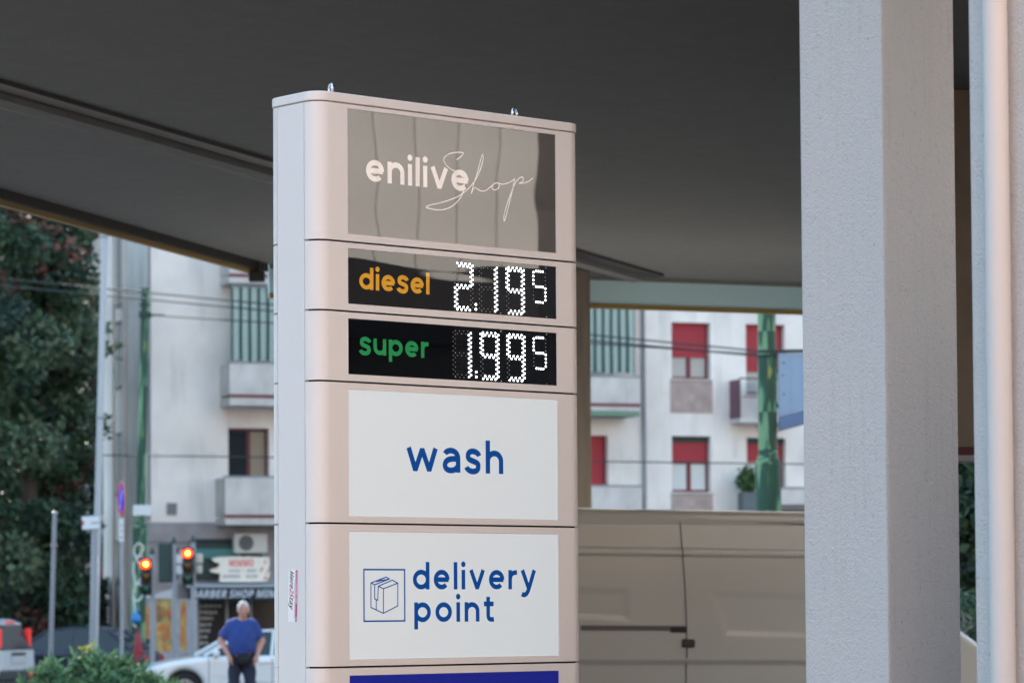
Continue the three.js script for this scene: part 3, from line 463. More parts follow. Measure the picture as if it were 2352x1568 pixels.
// striped balcony curtains
function curtain(xl, xr, yt, yb, label, pitchPx) {
  const z = 0.9, a = fp(xl, yt, z), b = fp(xr, yb, z), W = b.x - a.x, H = a.y - b.y, t = onFacade('balcony_curtain', label, 'curtain', xl, yt, z), pw = pitchPx / (xr - xl) * W;
  const N = Math.round(W / pw * 14), pos = [], uv = [], ix = [];
  for (let j = 0; j <= 6; j++) for (let i = 0; i <= N; i++) { const x = W * i / N; pos.push(x, -H * j / 6 + (j === 6 ? 0.025 * Math.sin(x * 9) : 0), 0.035 * Math.sin(x / pw * Math.PI * 2) * (0.5 + j / 10) + 0.012 * Math.sin(x * 5 + j)); uv.push(x / pw, j / 6); }
  for (let j = 0; j < 6; j++) for (let i = 0; i < N; i++) { const k = j * (N + 1) + i; ix.push(k, k + N + 1, k + 1, k + 1, k + N + 1, k + N + 2); }
  const g = new THREE.BufferGeometry(); g.setAttribute('position', new THREE.Float32BufferAttribute(pos, 3)); g.setAttribute('uv', new THREE.Float32BufferAttribute(uv, 2)); g.setIndex(ix); g.computeVertexNormals();
  const tx = canvasTex(64, 8, (c) => { c.fillStyle = '#b9c6c0'; c.fillRect(0, 0, 64, 8); c.fillStyle = '#2f5348'; c.fillRect(0, 0, 15, 8); c.fillRect(57, 0, 7, 8); c.fillStyle = '#5c7d72'; c.fillRect(36, 0, 4, 8); }); tx.wrapS = THREE.RepeatWrapping;
  part(t, 'cloth', g, M([1, 1, 1], 0.9, { map: tx, side: THREE.DoubleSide, transmission: 0.25, physical: true }));
  part(t, 'rail', bx(0, W, 0.005, 0.05, -0.03, 0.03), mat.galv);
}
curtain(530, 900, 659, 836, 'green and white striped curtain on the balcony with brown shuttered window below', 20.5);
curtain(965, 1459, 686, 858, 'green and white striped curtain beside the red shuttered windows', 19);
{ // air conditioner above the barber sign
  const t = onFacade('air_conditioner', 'cream outdoor air conditioner unit above the barber shop sign', 'air conditioner', 568, 1271, 0.05);
  part(t, 'casing', rbox(0.9, 0.52, 0.32, 0.05, 0, 0.26, 0.18), M([0.55, 0.54, 0.5], 0.6)); part(t, 'fan_grille', [cyl(0.2, 0.2, 0.02, 28).rotateX(Math.PI / 2).translate(-0.13, 0.27, 0.345)], M([0.09, 0.09, 0.09], 0.7));
  for (const q of [-0.35, 0.3]) part(t, 'bracket', bx(q, q + 0.05, -0.06, -0.002, 0, 0.34), mat.galv); part(t, 'fan_guard', [0.07, 0.13, 0.19].map((r) => new THREE.TorusGeometry(r, 0.008, 6, 24).translate(-0.13, 0.27, 0.362)), mat.galv);
}
{ // barber sign board, a ragged flame outline
  const t = onFacade('shop_sign', 'white flame edged barber shop sign with red lettering', 'shop sign', 550, 1337, 0.3);
  const k = 81.5 / 7200, q = (x, y) => [(x - 550) * k, (1337 - y) * k], S = new THREE.Shape(), pts = [[481, 1283], [497, 1279], [545, 1278], [600, 1279], [619, 1279], [620, 1296], [617, 1308], [621, 1317], [613, 1336], [560, 1337], [500, 1336], [503, 1318], [481, 1313], [478, 1308], [496, 1302], [503, 1294], [490, 1291]];
  pts.forEach((p, i) => { const [x, y] = q(...p); i ? S.lineTo(x, y) : S.moveTo(x, y); });
  const g = extr(S, 0.06, 0.008), pos = g.attributes.position, uv = g.attributes.uv; for (let i = 0; i < pos.count; i++) uv.setXY(i, (pos.getX(i) + 0.83) / 1.64, pos.getY(i) / 0.68);
  const tx = canvasTex(656, 272, (c) => { c.fillStyle = '#e9e2d6'; c.fillRect(0, 0, 656, 272); for (const [x, y, w, h, r] of [[560, 140, 24, 60, 0.6], [600, 60, 16, 60, 0.2], [620, 170, 14, 60, 0.5], [70, 125, 70, 12, -0.2], [100, 90, 10, 40, 0.5], [600, 230, 30, 40, 0.3]]) { c.save(); c.translate(x, y); c.rotate(r); c.fillStyle = '#c8773c'; c.beginPath(); c.ellipse(0, 0, w / 2, h / 2, 0, 0, 7); c.fill(); c.restore(); }
    c.textAlign = 'center'; c.fillStyle = '#d32a2a'; c.font = 'bold 100px sans-serif'; c.fillText('MIMMO', 342, 108, 270); c.fillStyle = '#857c86'; c.font = 'bold 46px sans-serif'; c.fillText('UOMO', 270, 168, 130); c.fillText('BIMBO', 455, 168, 110); c.fillStyle = '#d8a0a0'; c.fillRect(362, 128, 8, 42); c.fillStyle = '#756b74'; c.font = 'bold 50px sans-serif'; c.fillText('BARBER', 235, 228, 190); c.fillText('SHOP', 455, 228, 130); });
  tx.wrapS = tx.wrapT = THREE.ClampToEdgeWrapping; part(t, 'board', g, M([1, 1, 1], 0.5, { map: tx })); for (const q of [-0.5, 0.44]) part(t, 'bracket', bx(q, q + 0.06, 0.3, 0.34, -0.3, 0), mat.galv);
}
{ // dark green blind box behind the sign
  const t = onFacade('blind_box', 'dark green folded shop blind behind the barber shop sign', 'shop blind', 500, 1336, 0.02), k = 81.8 / 7200;
  part(t, 'housing', rbox(1.5, 0.95, 0.18, 0.06, -0.02, 0.55, 0.1), mat.greenDark); part(t, 'valance', bx(-0.72, 0.55, 0.62, 0.86, 0.192, 0.21), M([0.05, 0.17, 0.16], 0.7)); part(t, 'roller', rod(V(-0.75, 1.06, 0.12), V(0.75, 1.06, 0.12), 0.06), mat.black);
}
{ // awning with valance lettering
  const z = 0.02, t = onFacade('shop_awning', 'grey shop awning with white lettering on its black valance', 'awning', 415, 1338, z), a = fp(415, 1338, z), b = fp(900, 1338, z), W = b.x - a.x, OUT = 0.75, DROP = 0.12, VH = 0.34;
  const s = [], n = 10; part(t, 'canopy_cloth', (() => { const g = new THREE.BoxGeometry(W, 0.015, Math.hypot(OUT, DROP)); return g.rotateX(Math.atan2(DROP, OUT)).translate(W / 2, -DROP / 2, OUT / 2); })(), M([0.42, 0.43, 0.46], 0.9));
  const g = bx(0, W, -DROP - VH, -DROP - 0.01, OUT, OUT + 0.012), uv = g.attributes.uv; for (let i = 16; i < 20; i++) uv.setXY(i, uv.getX(i) / W, uv.getY(i) / (VH - 0.01));
  const tx = canvasTex(2048, 132, (c) => { c.fillStyle = '#1a2027'; c.fillRect(0, 0, 2048, 132); c.fillStyle = '#c6ccd4'; c.font = 'italic bold 112px sans-serif'; c.fillText('BARBER SHOP MIMMO', 24, 106, 960); });
  part(t, 'valance', g, M([1, 1, 1], 0.8, { map: tx })); part(t, 'arm', [rod(V(0.2, -0.3, 0), V(0.2, -DROP - 0.02, OUT), 0.02), rod(V(W - 0.2, -0.3, 0), V(W - 0.2, -DROP - 0.02, OUT), 0.02)], mat.galv);
}
{ const t = onFacade('wall_plate', 'cream rectangular plate on the grey ground floor wall', 'plate', 356, 1242, 0.022); part(t, 'board', rbox(0.62, 0.3, 0.03, 0.01, 0, 0.15, 0.017), M([0.6, 0.57, 0.52], 0.6)); part(t, 'screw', [[-0.28, 0.03], [0.28, 0.03], [-0.28, 0.27], [0.28, 0.27]].map(([x, y]) => new THREE.SphereGeometry(0.012, 6, 5).translate(x, y, 0.032)), mat.galv); }
{ const z = 0.7, t = onFacade('potted_plant', 'leafy potted plant on the corner balcony beside the green pole', 'potted plant', 1718, 1172, 0.45); seed = 55;
  part(t, 'planter', rbox(0.45, 0.5, 0.35, 0.03, 0, 0.25, 0), M([0.12, 0.14, 0.15], 0.8)); part(t, 'foliage', leaves(420, () => { const a = rnd() * 6.28, b = Math.acos(rr(-1, 1)), r = 0.32 * Math.cbrt(rnd()); return V(r * Math.sin(b) * Math.cos(a), 0.82 + r * Math.cos(b) * 1.2, r * Math.sin(b) * Math.sin(a)); }, 0.12, 0.06, [[0.03, 0.09, 0.025], [0.06, 0.14, 0.03]]), leafMat()); part(t, 'stem', rod(V(0, 0.5, 0), V(0.02, 0.9, 0), 0.02), mat.bark);
  part(t, 'bracket', [bx(-0.3, 0.3, -0.06, -0.002, -0.449, 0.2)], mat.galv); }

// ---------------------------------------------------------------- foliage helpers
function leafMat() { return leafMat.m ??= M([1, 1, 1], 0.75, { vertexColors: true, side: THREE.DoubleSide, transmission: 0.18, physical: true }); }
function leaves(n, where, len, wid, cols, up = 0) {
  const pos = new Float32Array(n * 12 * 3 / 2 | 0), P6 = new Float32Array(n * 18), C = new Float32Array(n * 18), N = new Float32Array(n * 18); let o = 0;
  const a = V(0, 0, 0), b = V(0, 0, 0), c = V(0, 0, 0);
  for (let i = 0; i < n; i++) {
    const p = where(i); a.set(rr(-1, 1), rr(-0.7, 1) + up, rr(-1, 1)).normalize(); b.set(rr(-1, 1), rr(-1, 1), rr(-1, 1)).cross(a).normalize(); c.crossVectors(b, a).normalize();
    const l = len * rr(0.6, 1.25), w = wid * rr(0.7, 1.2), k = typeof cols === 'function' ? cols(i) : cols[Math.floor(rnd() * cols.length)], v = rr(0.7, 1.3);
    const q = [p, p.clone().addScaledVector(a, l * 0.5).addScaledVector(b, w).addScaledVector(c, w * 0.3), p.clone().addScaledVector(a, l), p, p.clone().addScaledVector(a, l), p.clone().addScaledVector(a, l * 0.5).addScaledVector(b, -w).addScaledVector(c, w * 0.3)];
    for (const e of q) { P6[o] = e.x; P6[o + 1] = e.y; P6[o + 2] = e.z; N[o] = c.x; N[o + 1] = c.y; N[o + 2] = c.z; C[o] = k[0] * v; C[o + 1] = k[1] * v; C[o + 2] = k[2] * v; o += 3; }
  }
  const g = new THREE.BufferGeometry(); g.setAttribute('position', new THREE.BufferAttribute(P6, 3)); g.setAttribute('color', new THREE.BufferAttribute(C, 3)); g.setAttribute('normal', new THREE.BufferAttribute(N, 3)); return g;
}
function tree(label, X, Z, H, crownR, crownY0, n, cols, s) {
  seed = s; const t = thing('street_tree', label, 'tree', [X, groundY(Z), -Z], 0, undefined), limbs = [], tips = [];
  limbs.push(rod(V(0, 0, 0), V(0.2, H * 0.45, 0.1), 0.32, 0.2)); const clumps = [], tints = [...cols, ...cols, [0.15, 0.055, 0.04], [0.12, 0.06, 0.04], [0.09, 0.13, 0.07]];
  for (let i = 0; i < 64; i++) { const y = rr(crownY0, H), f = 1 - Math.pow(Math.abs((y - (crownY0 + H) / 2) / ((H - crownY0) / 2)), 3) * 0.6, a = rnd() * 6.283, r = crownR * f * Math.sqrt(rnd()); clumps.push([V(r * Math.cos(a), y, r * Math.sin(a)), rr(0.5, 0.95), tints[Math.floor(rnd() * tints.length)]]); }
  for (let i = 0; i < 14; i++) { const c = clumps[i][0]; limbs.push(rod(V(0.15, Math.min(H * 0.44, c.y * 0.7), 0.08), c, 0.1, 0.03, 6)); }
  part(t, 'trunk', limbs, mat.bark);
  part(t, 'crown', leaves(n, (i) => { const [c, r] = clumps[i % clumps.length], a = rnd() * 6.283, b = Math.acos(rr(-1, 1)), q = r * (0.55 + 0.5 * rnd()); return V(c.x + q * Math.sin(b) * Math.cos(a), c.y + q * Math.cos(b) * 0.8, c.z + q * Math.sin(b) * Math.sin(a)); }, 0.24, 0.075, (i) => { const c = clumps[i % clumps.length][2]; return rnd() < 0.7 ? c : cols[Math.floor(rnd() * cols.length)]; }), leafMat());
  return t;
}
const GREENS = [[0.022, 0.062, 0.028], [0.032, 0.08, 0.034], [0.05, 0.095, 0.04], [0.018, 0.05, 0.034]];
tree('large dark leafy tree left of the apartment building, beside tall leaning pole', P(50, 900, 80).x, 80, 12.5, 1.7, 0.6, 30000, GREENS, 11);
tree('dense dark tree behind the small white car with lit tail lights', P(-90, 900, 76).x, 76, 13, 2.6, 1.2, 22000, GREENS, 23);
tree('tall loose tree with brownish leaves rising behind the darker trees', P(125, 900, 98).x, 98, 15, 2.3, 2.0, 20000, [...GREENS, [0.10, 0.06, 0.035], [0.08, 0.09, 0.04]], 37);
tree('slender dark tree beside the side wall of the apartment building', P(112, 900, 83).x, 83, 12.5, 0.5, 0.4, 14000, GREENS, 51);
{ // hedge-like dark growth at street level
  seed = 77; const t = thing('hedge', 'tall dark hedge along the street under the trees', 'hedge', [P(100, 1400, 84).x, -0.2, -84]);
  part(t, 'foliage', leaves(16000, () => V(rr(-4.5, 1.6), 2.6 * Math.pow(rnd(), 0.8), rr(-0.9, 0.9)), 0.2, 0.08, [[0.016, 0.03, 0.02], [0.022, 0.04, 0.024]]), leafMat());
  part(t, 'branches', [...Array(14)].map((_, i) => rod(V(-4.2 + i * 0.4, 0, rr(-0.4, 0.4)), V(-4.2 + i * 0.4 + rr(-0.3, 0.3), 2.2, rr(-0.5, 0.5)), 0.03, 0.015, 5)), mat.bark);
}
{ // house with red shutters glimpsed through the tree
  const t = thing('house', 'pale house with red shutters glimpsed through the trees', 'house', [P(60, 900, 112).x, -0.2, -112], 0.1);
  part(t, 'wall', bx(-9, 4.2, 0, 16, -8, 0), M([0.62, 0.57, 0.53], 0.9, { map: rep(mottleTex, 0.3) })); part(t, 'roof', bx(-9.4, 4.6, 16.002, 16.4, -8.4, 0.4), mat.maroon);
  for (const y of [2, 5.2, 8.4, 11.6]) for (const x of [-7.4, -4.8, -2.2, 0.4, 2.6]) { const w = part(t, 'window', bx(x, x + 1.1, y, y + 1.6, 0.002, 0.05), mat.redFrame); part(w, 'pane', bx(x + 0.1, x + 1, y + 0.1, y + 0.9, 0.052, 0.06), mat.glass); part(w, 'shutter', slats(x + 0.08, x + 1.02, y + 0.92, y + 1.54, 0.07), mat.red); }
}

for (const [x, z, h, s, l] of [[-12.5, 1, 9, 401, 'added unseen tree at the forecourt edge nearest the salmon block'], [-13.2, 7.5, 10, 402, 'second added unseen tree along the forecourt edge from the salmon block'], [-12.8, 14, 9.5, 403, 'third added unseen tree along the forecourt edge from the salmon block'], [-13, 20.5, 9, 404, 'fourth added unseen tree along the forecourt edge from the salmon block']]) tree(l, x, z, h, 2.4, 1.8, 6000, GREENS, s);  // unseen tree row added to cut the low sky on the left
// ---------------------------------------------------------------- poles and signs
const steelPole = M([0.34, 0.37, 0.41], 0.5, { map: rep(mottleTex, 0.6) });
const mossTex = dataTex(256, (u, v) => { const a = fbm(u * 7, v * 4, 28, 4, 61), b = fbm(u * 4, v * 8, 32, 3, 67), k = Math.max(0, Math.min(1, (a - 0.42) * 8)), c = [0.44, 0.62, 0.48].map((e, i) => e + ([0.10, 0.30, 0.23][i] - e) * k); const m = Math.max(0, Math.min(1, (b - 0.66) * 9)); return c.map((e, i) => (e + ([0.55, 0.55, 0.30][i] - e) * m) * (0.85 + 0.3 * b)); }, true);
const greenPaint = M([0.8, 0.8, 0.8], 0.6, { map: rep(mossTex, 1) });
function lathe(pts, n = 28) { return new THREE.LatheGeometry(pts.map(([r, y]) => new THREE.Vector2(r, y)), n); }
function scaleUV(g, u, v) { const a = g.attributes.uv; for (let i = 0; i < a.count; i++) a.setXY(i, a.getX(i) * u, a.getY(i) * v); return g; }
{ // right-hand tram pole
  const Z = 42, y = (py) => P(1765, py, Z).y, x = P(1765, 1100, Z).x, r0 = 60 / 7200 * Z / 2, r1 = 44 / 7200 * Z / 2, top = y(560);
  const t = thing('tram_pole', 'thick weathered green tram pole standing behind the white van', 'pole', [x, 0, -Z]);
  part(t, 'shaft', scaleUV(lathe([[r0 * 1.2, 0], [r0 * 1.2, 0.3], [r0, 0.34], [r0, y(1066)], [r1 * 1.03, y(1044)], [r1, y(1030)], [r1, y(822)], [r1 * 0.96, y(812)], [r1 * 0.9, top], [0, top]]), 1, 5), greenPaint);
  part(t, 'collar', [new THREE.TorusGeometry(r1 * 1.02, 0.015, 8, 28).rotateX(Math.PI / 2).translate(0, y(818), 0), cyl(r1 * 1.06, r1 * 1.06, 0.04).translate(0, y(808), 0)], mat.greenDark);
  // blue cabinet panel fixed to it
  const b = thing('metal_signboard', 'blue ribbed metal panel with dark blue base fixed beside the green pole', 'panel', P(1786, 990, Z + 0.05).toArray());
  const k = Z / 7200, X = (px) => (px - 1786) * k, H = (py) => (990 - py) * k;
  const body = shapeOf([[X(1788), H(955)], [X(1900), H(925)], [X(1900), H(812)], [X(1788), H(810)]]); part(b, 'panel', extr(body, 0.08, 0.008), mat.blueSteel);
  part(b, 'base', extr(shapeOf([[X(1789), H(990)], [X(1900), H(962)], [X(1900), H(927)], [X(1789), H(957)]]), 0.14, 0.01).translate(0, 0, -0.03), mat.blueDark);
  for (const px of [1817, 1845, 1873]) part(b, 'rib', bx(X(px) - 0.012, X(px) + 0.012, H(940), H(815), 0.089, 0.105), mat.blueSteel);
  part(b, 'bolt', [[1801, 833], [1799, 862], [1801, 905]].map(([a, c]) => cyl(0.016, 0.012, 0.02, 10).rotateX(Math.PI / 2).translate(X(a), H(c), 0.098)), mat.blueDark);
  for (const py of [850, 930]) part(b, 'bracket', bx(-0.12, X(1800), H(py) - 0.03, H(py) + 0.03, -0.06, -0.031), mat.blueDark);
  part(b, 'hood', bx(X(1788), X(1900), H(808), H(803), -0.05, 0.12), mat.black);
}
let tramL;
{ // left-hand tram pole with white graffiti on its base
  const Z = 72, base = P(313, 1480, Z), top = P(334, 662, Z), gy = groundY(Z), L = top.y - gy, r0 = 0.17, r1 = 0.105;
  const t = tramL = thing('tram_pole', 'slim mossy green tram pole with white graffiti on its base', 'pole', [base.x, gy, -Z]); t.rotation.z = -Math.atan2(top.x - base.x, L) * 0.98;
  const yb = P(313, 1215, Z).y - gy; part(t, 'shaft', scaleUV(lathe([[r0, 0], [r0, yb], [r1 * 1.1, yb + 0.2], [r1, yb + 0.3], [r1 * 0.95, L], [0, L]]), 1, 7), greenPaint);
  part(t, 'collar', [cyl(r1 * 1.35, r1 * 1.35, 0.12).translate(0, P(330, 722, Z).y - gy, 0), cyl(r1 * 1.2, r1 * 1.2, 0.05).translate(0, P(330, 700, Z).y - gy, 0)], mat.greenDark);
  const gm = M([0.62, 0.64, 0.62], 0.7), loops = []; // looping painted tag, wrapped round the base
  const tag = (pts) => { const q = pts.map(([a, y]) => { const an = a / r0; return V(Math.sin(an) * (r0 + 0.004), y, Math.cos(an) * (r0 + 0.004)); }); loops.push(new THREE.TubeGeometry(new THREE.CatmullRomCurve3(q), 60, 0.022, 5)); };
  const Y = (py) => P(313, py, Z).y - gy;
  tag([[0.10, Y(1276)], [-0.06, Y(1280)], [-0.12, Y(1262)], [-0.02, Y(1248)], [0.10, Y(1256)], [0.04, Y(1272)], [-0.06, Y(1282)], [0.08, Y(1300)]]);
  tag([[-0.12, Y(1290)], [-0.11, Y(1320)], [-0.05, Y(1342)], [0.05, Y(1330)], [0.12, Y(1300)]]); tag([[-0.1, Y(1362)], [-0.02, Y(1340)], [0.09, Y(1348)], [0.08, Y(1372)], [-0.04, Y(1380)], [-0.12, Y(1366)]]); tag([[-0.1, Y(1375)], [-0.06, Y(1400)], [-0.1, Y(1432)], [-0.02, Y(1440)]]);
  part(t, 'graffiti', loops, gm, 'white looping graffiti');
  part(t, 'name_plate', rbox(0.42, 0.24, 0.02, 0.006, 0.05, P(313, 1172, Z).y - gy, r1 + 0.02), M([0.6, 0.62, 0.64], 0.5));
  part(t, 'cable_arm', rod(V(0, P(330, 722, Z).y - gy, 0), V(0.45, P(330, 724, Z).y - gy, 0.1), 0.03), mat.greenDark);
}
function leaning(name, label, cat, xt, yt, xb, yb, Z, r, m) { // post from pixel top to pixel bottom, continued to the ground
  const a = P(xt, yt, Z), b = P(xb, yb, Z), g = groundY(Z), k = (a.y - g) / (a.y - b.y), f = V(a.x + (b.x - a.x) * k, g, -Z), t = thing(name, label, cat, f.toArray());
  const L = a.y - g; t.rotation.z = -Math.atan2(a.x - f.x, L); part(t, 'post', rod(V(0, 0, 0), V(0, L / Math.cos(t.rotation.z), 0), r * 1.05, r * 0.95, 16), m); t.userData.L = L; return t;
}
{
  const t = leaning('lighting_pole', 'very tall pale steel pole leaning slightly before the apartment building', 'pole', 246, 300, 216, 1490, 62, 0.068, M([0.52, 0.56, 0.60], 0.5, { map: rep(mottleTex, 0.6) }));
  part(t, 'band', [9.2, 5.6].map((y) => cyl(0.078, 0.078, 0.05).translate(0, y, 0)), mat.galv); part(t, 'sticker', [bx(-0.02, 0.07, 2.7, 2.86, 0.069, 0.073), bx(-0.02, 0.07, 2.5, 2.66, 0.069, 0.073)], M([0.55, 0.57, 0.6], 0.6));
  part(t, 'base_plate', cyl(0.14, 0.12, 0.12).translate(0, 0.06, 0), mat.galv);
}
{
  const Z = 58, t = leaning('street_post', 'steel post carrying a white arrow sign plate at its top', 'sign post', 217, 1185, 212, 1490, Z, 0.062, steelPole), k = Z / 7200;
  const tx = canvasTex(256, 160, (c) => { c.fillStyle = '#cfd6dc'; c.fillRect(0, 0, 256, 160); c.fillStyle = '#b34a5c'; c.beginPath(); c.arc(10, 78, 26, 0, 7); c.fill(); c.fillStyle = '#8b98a2'; c.fillRect(130, 76, 110, 20); c.strokeStyle = '#5d666e'; c.lineWidth = 6; c.strokeRect(3, 3, 250, 154); });
  const g = rbox(0.34, 0.26, 0.02, 0.01), uv = g.attributes.uv, p = g.attributes.position; for (let i = 0; i < p.count; i++) uv.setXY(i, p.getX(i) / 0.34 + 0.5, p.getY(i) / 0.26 + 0.5);
  const s = part(t, 'sign_plate', g, M([1, 1, 1], 0.5, { map: tx })); s.position.set(-0.06, P(210, 1180, Z).y, 0.075); s.rotation.z = 0.07;
}
{
  const Z = 56, x = P(279, 1400, Z).x, t = thing('no_parking_sign', 'round blue and red no parking sign on a steel post', 'traffic sign', [x, groundY(Z), -Z]), g = groundY(Z), yc = P(280, 1146, Z).y - g;
  part(t, 'post', rod(V(0, 0, 0), V(0, yc + 0.32, 0), 0.032), steelPole);
  const tx = canvasTex(256, 256, (c) => { c.fillStyle = '#b9c0cc'; c.fillRect(0, 0, 256, 256); c.fillStyle = '#d0122e'; c.beginPath(); c.arc(128, 128, 126, 0, 7); c.fill(); c.fillStyle = '#1e36d0'; c.beginPath(); c.arc(128, 128, 94, 0, 7); c.fill(); c.strokeStyle = '#b9a0b8'; c.lineWidth = 24; c.beginPath(); c.moveTo(62, 62); c.lineTo(194, 194); c.stroke(); });
  const disc = cyl(0.32, 0.32, 0.015, 40).rotateX(Math.PI / 2), m = part(t, 'disc', disc, [steelPole, M([1, 1, 1], 0.95, { map: tx, physical: true, specularIntensity: 0.15 }), steelPole]); m.position.set(0, yc, 0.045); m.rotation.y = -1.24;
  for (const [a, b] of [[1190, 1206], [1207, 1219], [1220, 1233], [1235, 1245]]) { const y0 = P(279, b, Z).y - g, y1 = P(279, a, Z).y - g; part(t, 'plate', rbox(0.09, y1 - y0 - 0.01, 0.012, 0.005, 0, (y0 + y1) / 2, 0.042), M([0.6, 0.63, 0.66], 0.5)); }
}
{ const t = leaning('bare_post', 'bare thin steel post rising out of the green shrubs', 'post', 125, 1178, 114, 1555, 44, 0.034, M([0.26, 0.29, 0.34], 0.6, { map: rep(mottleTex, 0.6) })); part(t, 'cap', new THREE.SphereGeometry(0.045, 14, 10).scale(1, 0.6, 1).translate(0, t.userData.L, 0), steelPole); part(t, 'clamp', cyl(0.048, 0.048, 0.04).translate(0, t.userData.L - 0.45, 0), mat.galv); }

// overhead wires
{
  const wm = M([0.03, 0.03, 0.032], 0.6), wire = (x0, y0, z0, x1, y1, z1, r, sag, label) => { const a = P(x0, y0, z0), b = P(x1, y1, z1), m = a.clone().add(b).multiplyScalar(0.5); m.y -= sag; solo('overhead_wire', new THREE.TubeGeometry(new THREE.CatmullRomCurve3([a, m, b]), 40, r, 6), wm, label, 'wire'); };
  const up = (x) => 662 + (x - 234) * 0.0953;
  wire(-400, up(-400), 74, 2900, up(2900), 62, 0.018, 0, 'upper of two parallel wires crossing before the white building');
  wire(-400, up(-400) + 18, 74, 2900, up(2900) + 8, 62, 0.018, 0, 'lower of two parallel wires crossing before the white building');
  wire(352, 724, 71.9, 2900, 888, 62, 0.016, 0, 'single wire tied to the collar of the mossy pole');
  wire(-400, 1037, 78, 2900, 1079, 72, 0.016, 0, 'thin low wire crossing the trees and lower windows');
}
// traffic lights
function signalHead(t, x, y, z, ry, lit, w, h) {
  const head = part(t, 'signal_head', rbox(w, h, 0.16, 0.04), lit ? mat.plastic : mat.greenDark); head.position.set(x, y, z); head.rotation.y = ry;
  const names = ['red_lamp', 'amber_lamp', 'green_lamp'], cols = [[0.25, 0.01, 0.01], [0.12, 0.06, 0.01], [0.01, 0.08, 0.05]];
  for (let i = 0; i < 3; i++) {
    const on = lit && i === 0, m = on ? M([0.5, 0.05, 0.02], 0.3, { emissive: new THREE.Color(1, 0.02, 0.004), emissiveIntensity: 2.4 }) : M(cols[i], 0.25), yy = h / 2 - h / 6 - i * h / 3;
    const l = part(head, names[i], new THREE.SphereGeometry(0.095, 18, 10, 0, 6.284, 0, 1.2).rotateX(Math.PI / 2).scale(1, 1, 0.5).translate(0, yy, 0.078), m, on ? 'lit red signal lamp' : undefined);
    part(head, 'visor', new THREE.CylinderGeometry(0.115, 0.12, 0.2, 20, 1, true, -2.1, 4.2).rotateX(Math.PI / 2).translate(0, yy, 0.17), M([0.01, 0.014, 0.013], 0.7, { side: THREE.DoubleSide }));
    if (on) { part(head, 'lamp_bulb', new THREE.SphereGeometry(0.05, 16, 10).scale(1, 1, 0.5).translate(0, yy, 0.115), M([0.6, 0.3, 0.1], 0.3, { emissive: new THREE.Color(1, 0.32, 0.02), emissiveIntensity: 2.6 }), 'glowing lamp centre'); const pl = new THREE.PointLight(new THREE.Color(1, 0.17, 0.03), 0.5); pl.name = 'red_lamp_light'; pl.position.set(0, yy, 0.16); head.add(pl); }
  }
}
function trafficLight(label, xp, Z, ytop) { const t = thing('traffic_light', label, 'traffic light', [P(xp, 1400, Z).x, groundY(Z), -Z]), L = P(xp, ytop, Z).y - groundY(Z); part(t, 'pole', rod(V(0, 0, 0), V(0, L, 0), 0.05), steelPole); part(t, 'finial', new THREE.ConeGeometry(0.07, 0.16, 12).translate(0, L + 0.08, 0), mat.greenDark); part(t, 'base', cyl(0.11, 0.09, 0.25).translate(0, 0.125, 0), mat.galv); return t; }
{
  const Z = 63, g = groundY(Z), k = Z / 7200;
  let t = trafficLight('traffic light showing red beside the mossy graffitied pole', 349, Z, 1272); signalHead(t, (337 - 349) * k, P(337, 1324, Z).y - g, 0.1, 0, true, 0.215, 0.74);
  t = trafficLight('traffic light with dark green heads turned away, between two red lights', 399, Z + 1, 1248); signalHead(t, (380 - 399) * k, P(380, 1292, Z + 1).y - g, -0.02, 2.6, false, 0.31, 0.8);
  part(t, 'notice', [bx(0.05, 0.17, P(399, 1292, Z).y - g, P(399, 1272, Z).y - g, 0.02, 0.03), bx(0.05, 0.17, P(399, 1316, Z).y - g, P(399, 1296, Z).y - g, 0.02, 0.03)], M([0.55, 0.56, 0.58], 0.6));
  t = trafficLight('traffic light showing red in front of the barber shop awning', 443, Z, 1245); signalHead(t, (433 - 443) * k, P(433, 1300, Z).y - g, 0.1, 0, true, 0.225, 0.76);
  part(t, 'pedestrian_signal', [rbox(0.15, 0.2, 0.1, 0.03, 0.12, P(443, 1283, Z).y - g, 0.02), rbox(0.13, 0.17, 0.1, 0.03, 0.12, P(443, 1307, Z).y - g, 0.02)], M([0.5, 0.48, 0.45], 0.6));
}
